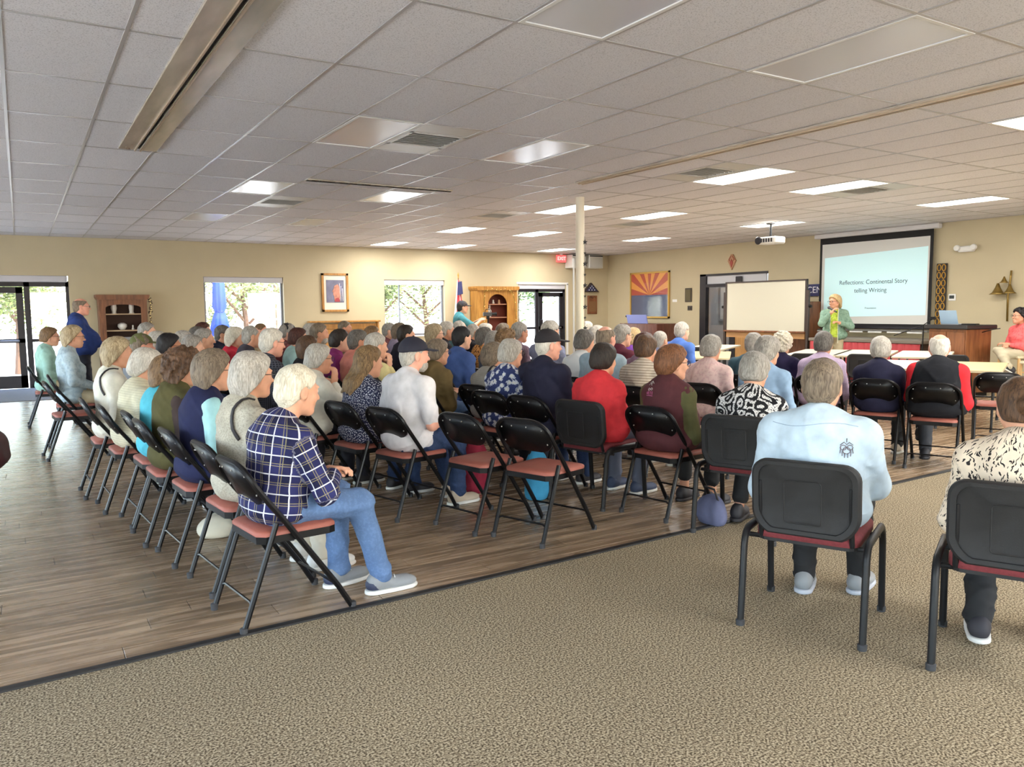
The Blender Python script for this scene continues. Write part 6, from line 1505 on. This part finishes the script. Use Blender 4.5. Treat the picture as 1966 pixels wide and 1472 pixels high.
# oak bench / sideboard under the portrait
t = thing('wooden_bench', 'long golden oak high-back bench under the framed portrait', 'bench', (6.68, 18.3, 0))
b = MB().span((-.86, .2, 0), (-.8, .24, 1.2)); b.build('end_panel', M_oak2, t)
for s in (1, -1): MB().prism([(-.2, 0), (.22, 0), (.22, 1.22), (.1, 1.22), (.02, .65), (-.2, .62)], 0, s * .86, s * .82).build('end_panel', M_oak2, t)
for k in range(5): MB().box((0, .12 + k * .012, .6 + k * .13), (1.64, .02, .12), None, .004).build('back_slat', M_oak2, t)
MB().span((-.9, .06, 1.22), (.9, .24, 1.26), .008).build('top_rail', M_oak2, t); MB().span((-.83, -.2, .42), (.83, .16, .46), .006).build('seat', M_oak2, t)
# framed portrait (generic profile, red-blue stripes behind)
t = thing('framed_picture', 'framed portrait print of a profile over red and blue, wood frame', 'picture', (6.49, Y1 - .02, 1.935))
W_, H_ = .66, .92; b = MB()
for s in (1, -1): b.span((s * W_ / 2, -.03, -H_ / 2), (s * (W_ / 2 - .05), .015, H_ / 2)); b.span((-W_ / 2, -.03, s * H_ / 2), (W_ / 2, .015, s * (H_ / 2 - .05)))
b.build('picture_frame', M_oak2, t); MB().box((0, 0, 0), (W_ - .08, .01, H_ - .08)).build('mat_board', mat('mat_cream', (222, 216, 200), .7), t)
MB().box((0, -.008, .03), (.44, .006, .54)).build('print', mat('print_slate', (112, 112, 134), .6, nscale=6, namp=.2), t)
face = [(-.02, -.2), (.1, -.22), (.13, -.05), (.1, .15), (.06, .2), (-.02, .16), (-.04, .08), (-.075, .03), (-.05, .0), (-.055, -.05), (-.03, -.09)]
MB().prism(face, 1, -.016, -.011).build('print_profile', mat('print_skin', (190, 130, 110), .6, nscale=12, namp=.3), t)
for k in range(5):
    MB().prism([(.1 + k * .018, .22 - k * .03), (.118 + k * .018, .22 - k * .03), (.15 + k * .012, -.2), (.13 + k * .012, -.2)], 1, -.018, -.0165).build('print_feather', mat('print_feather_%s' % ('white', 'blue')[k % 2], ((214, 210, 214), (74, 84, 140))[k % 2], .6), t)
MB().prism([(-.02, -.22), (.12, -.22), (.08, -.12), (.0, -.14)], 1, -.02, -.0185).build('print_scarf', mat('print_red', (160, 60, 66), .6), t)
# flag on its pole beside the cameraman
t = thing('flag', 'furled American flag on a floor pole behind the cameraman', 'flag', (9.62, 18.1, 0))
MB().lathe([(.16, 0), (.15, .03), (.03, .07)], 18).build('flag_base', mat('brass', (170, 130, 60), .35, .8), t, 'auto'); MB().tube([(0, 0, .05), (0, 0, 2.3)], .013, 8).build('pole', M_wal, t); MB().lathe([(.004, 2.45), (.022, 2.38), (.012, 2.32), (.02, 2.3)][::-1], 10).build('finial', mat('brass', (170, 130, 60), .35, .8), t, True)
for k in range(9):
    a0, a1 = -.02 - .02 * k, -.02 - .02 * (k + 1)
    mm = mat('flag_' + ('red', 'white')[k % 2], ((168, 48, 56), (222, 218, 214))[k % 2], .8)
    V = []
    for i in range(9):
        z = 2.26 - i * .14; s_ = .25 + i * .11
        V += [(.1 * s_ * math.sin(k * .9), .09 * s_ * math.cos(k * 1.3) - .01, z), (.1 * s_ * math.sin((k + 1) * .9), .09 * s_ * math.cos((k + 1) * 1.3) - .01, z - .02)]
    link('flag_stripe', make_mesh('flag_stripe', V, [(2 * i, 2 * i + 1, 2 * i + 3, 2 * i + 2) for i in range(8)], True), mm, t)
MB().prism([(-.06, 2.2), (.05, 2.22), (.08, 1.9), (-.08, 1.86)], 1, -.1, -.085).build('flag_canton', mat('flag_navy', (44, 48, 92), .8), t)
# exit sign, white speaker boxes
t = thing('exit_sign', 'red lit EXIT sign hanging under the ceiling left of the pole', 'sign', (13.07, 18.4, 2.9))
MB().box((0, 0, 0), (.32, .06, .2), None, .01).build('sign_box', mat('exit_red', (236, 92, 92), .4, emit=1.2), t); MB().box((0, 0, .12), (.06, .05, .06)).build('mount', M_white, t)
text_obj('lettering', 'EXIT', .14, (0, -.032, 0), (PI / 2, 0, 0), mat('exit_white', (255, 214, 208), .4, emit=1.5), t)
for k, x in enumerate((13.55, 14.15)):
    t = thing('loudspeaker', '%s white wall loudspeaker behind the pole, near the corner' % ('left', 'right')[k], 'loudspeaker', (x, 18.36, 2.83), 0, 'white loudspeakers')
    MB().box((0, 0, 0), (.5, .36, .38), None, .015).build('speaker_box', mat('speaker_white', (206, 206, 200), .5), t); MB().box((0, -.185, -.03), (.44, .01, .28), None, .004).build('grille', mat('speaker_grille', (188, 188, 182), .7), t); MB().box((0, -.182, .155), (.46, .012, .03)).build('label_strip', M_dark, t)
# folded flag case and plaque
t = thing('flag_case', 'triangular dark wood case holding a folded blue starred flag', 'flag case', (14.2, Y1 - .06, 1.97))
b = MB().prism([(-.28, 0), (.28, 0), (0, .27)], 1, -.04, .045); b.build('case_frame', mat('case_dark', (50, 38, 34), .5), t); MB().prism([(-.2, .03), (.2, .03), (0, .215)], 1, -.05, -.04).build('folded_flag', mat('flag_navy', (44, 48, 92), .8), t)
for (x, z) in ((-.1, .06), (0, .06), (.1, .06), (-.05, .12), (.05, .12), (0, .17)): 
    pts = [((.024 if q % 2 == 0 else .01) * math.cos(PI / 2 + q * PI / 5) + x, (.024 if q % 2 == 0 else .01) * math.sin(PI / 2 + q * PI / 5) + z) for q in range(10)]; MB().prism(pts, 1, -.056, -.051).build('star', mat('star_white', (226, 226, 222), .7), t)
t = thing('wall_plaque', 'brown wooden plaque below the triangular flag case', 'plaque', (14.28, Y1 - .02, 1.6))
MB().box((0, 0, 0), (.36, .03, .54), None, .01).build('board', M_wal, t); MB().tube([(-.13, -.02, .2), (-.06, -.02, .24), (0, -.02, .19), (.06, -.02, .24), (.13, -.02, .2)], .008, 6).build('carving', M_intd, t); MB().box((0, -.018, -.05), (.26, .006, .3)).build('name_panel', mat('panel_brown', (124, 90, 58), .5), t)
# ------------------------------------------------------------------ things along the right wall
XW = X1
t = thing('framed_picture', 'large framed picture of red and gold sun rays over blue, glazed', 'picture', (XW - .02, 16.7, 1.85))
W_, H_ = 1.6, 1.27; b = MB()
for s in (1, -1): b.span((-.03, s * W_ / 2, -H_ / 2), (.015, s * (W_ / 2 - .045), H_ / 2)); b.span((-.03, -W_ / 2, s * H_ / 2), (.015, W_ / 2, s * (H_ / 2 - .045)))
b.build('picture_frame', mat('gilt_frame', (198, 160, 84), .4, .4), t)
MB().span((-.006, -.76, -.6), (0, .76, 0)).build('print_sky', mat('print_blue', (70, 82, 120), .35), t)
for k in range(13):
    a0, a1 = PI * k / 13, PI * (k + 1) / 13
    def pt(a):
        c_, s_ = math.cos(a), math.sin(a); r_ = min(.755 / max(abs(c_), 1e-6), .595 / max(abs(s_), 1e-6)); return (c_ * r_, s_ * r_)
    pts = [(0, 0), pt(a0)]
    ac = math.atan2(.595, .755)
    for a in (ac, PI - ac):
        if a0 < a < a1: pts.append(pt(a))
    pts.append(pt(a1)); MB().prism(pts, 0, -.006, 0).build('print_ray', mat('ray_' + ('red', 'gold')[k % 2], ((178, 66, 50), (226, 152, 66))[k % 2], .35), t)
MB().span((-.022, -.76, -.6), (-.018, .76, .6)).build('picture_glass', M_glass2, t)
t = thing('wall_card', 'small white label card right of the sun ray picture', 'card', (XW - .004, 15.72, 1.68)); MB().box((0, 0, 0), (.006, .17, .07), None, .001).build('card', M_white, t)
t = thing('wall_plaque', 'small dark plaque left of the doorway', 'plaque', (XW - .015, 15.2, 1.76)); MB().box((0, 0, .06), (.03, .24, .36), None, .008).build('board', mat('plaque_dark', (64, 54, 40), .5), t); MB().box((-.018, 0, .06), (.006, .18, .28)).build('name_plate', mat('plate_olive', (88, 78, 52), .4, .4), t)
t = thing('light_switch', 'dark double light switch under the small plaque', 'switch', (XW - .006, 15.15, 1.48)); MB().box((0, 0, 0), (.012, .17, .12), None, .003).build('switch_plate', mat('switch_brown', (70, 60, 54), .5), t)
for s in (1, -1): MB().box((-.01, s * .04, 0), (.012, .03, .06), None, .003).build('toggle', M_dark, t)
# carved crest above the doorway
t = thing('wall_ornament', 'small red and cream carved ornament above the doorway', 'ornament', (XW - .02, 13.72, 2.6))
MB().prism([(0, -.2), (.08, -.06), (.13, .02), (.08, .1), (.03, .18), (-.03, .18), (-.08, .1), (-.13, .02), (-.08, -.06)], 0, -.015, .018).build('carving', mat('carving_tan', (176, 136, 104), .7), t)
MB().prism([(0, -.14), (.05, -.02), (0, .06), (-.05, -.02)], 0, -.028, -.015).build('inlay', mat('inlay_red', (160, 76, 66), .7), t)
for s in (1, -1): MB().tube([(-.02, s * .05, .02), (-.02, s * .085, .05), (-.02, s * .05, .1), (-.02, s * .02, .14)], .008, 6).build('scroll', mat('inlay_red', (160, 76, 66), .7), t)
# rolling whiteboard
t = thing('whiteboard', 'large rolling whiteboard on a wooden stand before the doorway', 'whiteboard', (13.75, 11.75, 0), R(3))
z0, z1, hw = .98, 2.03, 1.02
MB().span((-.012, -hw, z0), (.012, hw, z1)).build('board', mat('board_white', (196, 192, 174), .25), t)
b = MB()
for s in (1, -1): b.span((-.03, s * hw, z0 - .03), (.03, s * (hw + .035), z1 + .03))
b.span((-.03, -hw - .035, z1), (.03, hw + .035, z1 + .03)); b.build('board_frame', mat('board_trim', (58, 46, 42), .4), t)
MB().span((-.09, -hw - .03, z0 - .035), (.03, hw + .03, z0), .006).build('pen_tray', M_wal, t); MB().span((-.02, -hw, z0 - .16), (.02, hw, z0 - .04)).build('lower_rail', mat('stand_oak', (170, 126, 78), .5), t)
for s in (1, -1):
    MB().span((-.03, s * (hw + .035), .1), (.03, s * (hw + .085), z1 - .2), .004).build('stand_post', mat('board_trim', (58, 46, 42), .4), t)
    MB().span((-.34, s * (hw + .035), .08), (.34, s * (hw + .085), .14), .01).build('stand_foot', mat('board_trim', (58, 46, 42), .4), t)
    for q in (-.3, .3): MB().lathe([(.02, -.02), (.04, -.015), (.04, .015), (.02, .02)], 14).xf(Matrix.Translation((q, s * (hw + .06), .04)) @ Matrix.Rotation(PI / 2, 4, 'X')).build('caster', M_blk, t)
    MB().lathe([(.03, 0), (.03, .05)], 12).xf(Matrix.Translation((0, s * (hw + .085), 1.5)) @ Matrix.Rotation(-s * PI / 2, 4, 'X')).build('pivot_knob', M_blk, t)
MB().span((-.02, -hw, .3), (.02, hw, .36)).build('lower_rail', mat('board_trim', (58, 46, 42), .4), t)
# projection screen
t = thing('projection_screen', 'pull-down projection screen showing a pale blue title slide', 'projection screen', (XW - .1, 9.95, 0))
ya, yb_ = -1.3, 1.2; zt_, zb_ = 2.95, 1.06
MB().span((-.06, ya - .12, 2.94), (.08, yb_ + .12, 3.04), .015).build('screen_case', mat('case_white', (206, 204, 206), .4), t)
MB().span((0, ya, zb_), (.008, yb_, zt_)).build('screen_cloth', mat('screen_border', (22, 22, 24), .8), t)
MB().span((-.004, ya + .06, zb_ + .07), (0, yb_ - .06, zt_ - .14)).build('screen_surface', mat('screen_white', (206, 206, 202), .8), t)
sl = MB(); sl.add([(-.0065, ya + .1, zb_ + .25), (-.0065, yb_ - .13, zb_ + .2), (-.0065, yb_ - .13, 2.52), (-.0065, ya + .09, 2.62), (-.0045, ya + .1, zb_ + .25), (-.0045, yb_ - .13, zb_ + .2), (-.0045, yb_ - .13, 2.52), (-.0045, ya + .09, 2.62)], [(0, 1, 2, 3), (7, 6, 5, 4), (0, 4, 5, 1), (1, 5, 6, 2), (2, 6, 7, 3), (3, 7, 4, 0)])
sl.build('projected_slide', mat('slide_blue', (196, 230, 234), .8, emit=.3), t)
tm = mat('slide_text', (70, 92, 100), .8)
text_obj('lettering', 'Reflections: Continental Story', .125, (-.009, -.06, 1.98), (PI / 2, 0, -PI / 2), tm, t, .0005); text_obj('lettering', 'Telling', .125, (-.009, -.06, 1.82), (PI / 2, 0, -PI / 2), tm, t, .0005) if False else text_obj('lettering', 'telling Writing', .125, (-.009, -.02, 1.81), (PI / 2, 0, -PI / 2), tm, t, .0005)
text_obj('lettering', 'Presentation', .05, (-.009, -.04, 1.45), (PI / 2, 0, -PI / 2), tm, t, .0005)
MB().span((-.014, ya, zb_ - .03), (.02, yb_, zb_ + .02), .006).build('bottom_bar', M_dark, t)
# banner board beside the screen
t = thing('wall_banner', 'navy banner with white letters between whiteboard and screen', 'banner', (XW - .03, 11.75, 1.86))
MB().span((-.01, -.75, -.14), (.01, .9, .12)).build('banner_board', mat('banner_navy', (44, 46, 92), .6), t)
text_obj('lettering', 'E  CEN', .2, (-.013, -.33, -.01), (PI / 2, 0, -PI / 2), mat('banner_white', (222, 222, 230), .6), t, .001)
t = thing('storage_cabinet', 'brown wooden cabinet below the navy banner', 'cabinet', (XW - .26, 11.6, 0)); MB().span((-.22, -.5, .08), (.24, .5, 1.6), .008).build('carcass', M_wal, t)
for s in (1, -1):
    d = MB().span((-.245, s * .01, .12), (-.22, s * .48, 1.56), .006).build('door', M_wal, t); MB().box((-.26, s * .05, .85), (.03, .02, .1), None, .005).build('handle', M_riv, d)
MB().span((-.2, -.48, 0), (.22, .48, .08)).build('plinth', M_intd, t)
# low credenza under the screen, white tape line and red skirting cloth
t = thing('low_platform', 'low platform with red cloth front below the screen', 'platform', (XW - .65, 9.9, 0))
MB().span((-.55, -1.75, .8), (.6, .65, .86), .008).build('platform_top', mat('platform_grey', (120, 110, 98), .6), t)
b = MB(); V = []; F = []; n = 70
for i in range(n + 1):
    y = -1.72 + 2.34 * i / n; d = .018 * math.sin(i * 1.55)
    V += [(-.54 + d, y, .795), (-.56 + d * 1.6, y, .02)]
F = [(2 * i, 2 * i + 1, 2 * i + 3, 2 * i + 2) for i in range(n)]
o = link('skirt', make_mesh('skirt', V, F, True), mat('red_skirt', (166, 58, 62), .8), t); sm = o.modifiers.new('thickness', 'SOLIDIFY'); sm.thickness = .004
MB().span((-.5, -1.7, 0), (.58, .6, .8)).build('platform_frame', M_intd, t)
b = MB()
t2 = thing('tool_tray', 'long grey rail with white clips below the screen', 'rail', (XW - .16, 9.95, 1.0)); MB().span((-.03, -1.3, -.02), (.06, 1.2, .015), .004).build('rail_body', mat('rail_grey', (110, 108, 104), .5), t2)
for k in range(6): MB().span((-.04, -1.2 + k * .42, -.045), (-.03, -.9 + k * .42, -.02)).build('white_clip', M_white, t2)
# carved wall hanging right of the screen
t = thing('wall_hanging', 'tall narrow black and gold carved hanging right of the screen', 'wall hanging', (XW - .05, 8.5, 1.62))
MB().span((0, -.1, -.66), (.03, .1, .66), .006).build('board', mat('hanging_black', (36, 28, 24), .6), t)
gold = mat('hanging_gold', (186, 140, 50), .4, .4)
for k in range(9):
    for s in (1, -1):
        MB().tube([(-.004, s * .045 + .035 * math.cos(a), -.58 + k * .145 + .06 * math.sin(a)) for a in [2 * PI * i / 12 for i in range(12)]], .009, 6, True).build('gold_scroll', gold, t, True)
MB().prism([(-.12, -.42), (-.22, -.3), (-.2, -.42), (-.26, -.45), (-.14, -.52)], 0, -.03, 0).build('dark_bird', M_blk, t)
# emergency light, thermostat, wall outlet box
t = thing('emergency_light', 'white twin-head emergency light high on the screen wall', 'light', (XW - .05, 8.05, 2.52)); MB().box((0, 0, 0), (.08, .3, .11), None, .02).build('light_box', M_white, t)
for s in (1, -1): MB().lathe([(.05, 0), (.06, .03), (.05, .06), (.02, .07)], 14).xf(Matrix.Translation((-.02, s * .15, .02)) @ Matrix.Rotation(-PI / 2, 4, 'Y')).build('lamp_head', M_white, t, 'auto')
t = thing('thermostat', 'white square thermostat with dark display on the screen wall', 'thermostat', (XW - .012, 8.3, 1.64)); MB().box((0, 0, 0), (.024, .14, .13), None, .012).build('case', M_white, t); MB().box((-.014, 0, .005), (.006, .09, .06)).build('display', mat('lcd_dark', (48, 56, 58), .3), t)
# brass wall sconce like ornament
t = thing('wall_sculpture', 'tarnished brass flower sconce on the wall at the right edge', 'sculpture', (XW - .06, 7.28, 1.75)); br = mat('old_brass', (140, 116, 62), .4, .7)
MB().tube([(0, 0, -.55), (0, .01, -.1), (0, -.02, .2), (0, -.03, .34)], .018, 8).build('stem', br, t, True)
for k, (dy, dz, sz) in enumerate(((.16, .0, .16), (-.04, .0, .13), (.06, .17, .09))): 
    MB().lathe([(.015, .1), (.035, .04), (.07, -.03), (.11, -.06)], 12).xf(Matrix.Translation((-.05, dy, dz)) @ Matrix.Scale(sz / .13, 4)).build('bell_flower', br, t, True)
# lectern with laptop
t = thing('lectern', 'wide wooden lectern cabinet with black top at the right', 'lectern', (13.35, 7.3, 0), R(-12))
b = MB().span((-.28, -.36, .06), (.28, .36, 1.1), .006); b.build('carcass', wood('lectern_oak', (138, 86, 48), (104, 60, 32), .45, 5), t)
for s in (1, -1): MB().span((-.295, s * .01, .1), (-.28, s * .345, 1.06), .004).build('front_panel', wood('lectern_oak', (138, 86, 48), (104, 60, 32), .45, 5), t)
MB().span((-.34, -.42, 1.1), (.34, .42, 1.17), .012).build('top', mat('lectern_black', (34, 32, 34), .4), t); MB().span((-.26, -.34, 0), (.26, .34, .06)).build('plinth', M_blk, t)
MB().tube([(0, -.42, 1.05), (0, -.6, 1.1), (-.02, -.75, 1.12)], .008, 6).build('mic_arm', M_blk, t)
t = thing('laptop', 'open silver laptop on the lectern top', 'laptop', (13.3, 7.36, 1.171), R(-12))
MB().span((-.12, -.17, 0), (.12, .17, .016), .004).build('laptop_base', mat('laptop_silver', (170, 176, 184), .35, .5), t)
s_ = MB().box((0, 0, .115), (.008, .34, .23), None, .002); s_.xf(Matrix.Translation((-.12, 0, .014)) @ Matrix.Rotation(-.25, 4, 'Y')); s_.build('laptop_lid', mat('laptop_lid_blue', (150, 176, 200), .3, .2), t)
t = thing('book', 'thin black notebook lying on the lectern beside the laptop', 'book', (13.2, 7.05, 1.172), R(10)); MB().box((0, 0, .01), (.16, .22, .02), None, .003).build('cover', M_blk, t)
# microphone boom stand right of the screen
t = thing('microphone_stand', 'black microphone boom stand at the right edge of the screen', 'microphone stand', (13.55, 8.05, 0))
for k in range(3):
    a = k * 2.094; MB().tube([(0, 0, .1), (.3 * math.cos(a), .3 * math.sin(a), .01)], .01, 6).build('leg', M_blk2, t)
MB().tube([(0, 0, .08), (0, 0, 1.15)], .011, 8).build('pole', M_blk2, t); MB().tube([(0, -.15, 1.25), (0, 0, 1.15), (0, .55, .95)], .008, 6).build('boom', M_blk2, t); MB().box((0, -.17, 1.27), (.05, .1, .05), None, .01).build('counterweight', M_blk, t)
# digital piano near the corner
t = thing('digital_piano', 'dark wood piano with music desk under the sun ray picture', 'piano', (14.1, 16.2, 0)); M_pia = wood('piano_mahogany', (110, 66, 54), (78, 42, 36), .3)
MB().span((-.1, -.75, .1), (.6, .75, 1.08), .01).build('piano_case', M_pia, t); MB().span((-.5, -.75, .62), (-.1, .75, .74), .008).build('key_bed', M_pia, t)
for s in (1, -1): MB().span((-.5, s * .75, 0), (-.42, s * .67, .62), .006).build('leg', M_pia, t); MB().span((-.5, s * .75, .74), (-.1, s * .7, .82), .006).build('cheek', M_pia, t)
MB().span((-.48, -.69, .742), (-.2, .69, .765), .002).build('keys', mat('ivory_keys', (220, 216, 206), .3), t)
b = MB()
for k in range(36):
    if k % 7 in (0, 1, 3, 4, 5): b.span((-.38, -.66 + k * .0375, .766), (-.2, -.645 + k * .0375, .78))
b.build('black_keys', M_blk, t); MB().box((-.12, 0, 1.2), (.02, .8, .24), Matrix.Rotation(-.25, 3, 'Y'), .004).build('music_desk', mat('desk_blue', (120, 130, 190), .4), t)
t = thing('desk_lamp', 'small dark lamp head on top of the piano', 'lamp', (14.25, 16.7, 1.082)); MB().lathe([(.07, 0), (.06, .02), (.012, .03)], 14).build('lamp_base', M_blk, t); MB().tube([(0, 0, .02), (0, 0, .12), (-.1, 0, .17)], .008, 6).build('lamp_arm', M_blk, t); MB().box((-.14, -.03, .17), (.1, .26, .05), Matrix.Rotation(.2, 3, 'X'), .02).build('lamp_shade', M_blk, t)
# projector under the ceiling
t = thing('projector', 'white projector hanging from the ceiling before the screen', 'projector', (11.95, 10.1, 2.72), R(4))
MB().box((0, 0, 0), (.34, .42, .13), None, .025).build('projector_case', mat('case_white2', (214, 212, 206), .4), t); MB().lathe([(.05, 0), (.05, .05), (.04, .06)], 16).xf(Matrix.Translation((.17, -.08, 0)) @ Matrix.Rotation(PI / 2, 4, 'Y')).build('lens', M_blk, t)
MB().tube([(0, 0, .06), (0, 0, .31)], .022, 10).build('mount_pole', M_blk2, t); MB().lathe([(.09, .3), (.09, .32)], 16).build('mount_plate', M_blk2, t)
for k in range(5): MB().box((-.172, -.14 + k * .055, 0), (.006, .03, .07)).build('vent_slot', M_dark, t)
b = MB(); b.lathe([(.06, 0), (.075, .02), (.06, .04)], 14); b.xf(Matrix.Translation((-.19, .12, 0)) @ Matrix.Rotation(-PI / 2, 4, 'Y')); b.build('side_grille', M_dark, t, 'auto')
# grey table edge by the left hutch
t = thing('side_table', 'small grey-topped table right of the left wooden cabinet', 'table', (2.05, 17.0, 0)); MB().box((0, 0, 1.0), (.7, .45, .05), None, .008).build('tabletop', mat('grey_top', (120, 128, 140), .5), t)
for sx in (1, -1):
    for sy in (1, -1): MB().tube([(sx * .3, sy * .18, 0), (sx * .3, sy * .18, .98)], .018, 8).build('leg', M_blk2, t)
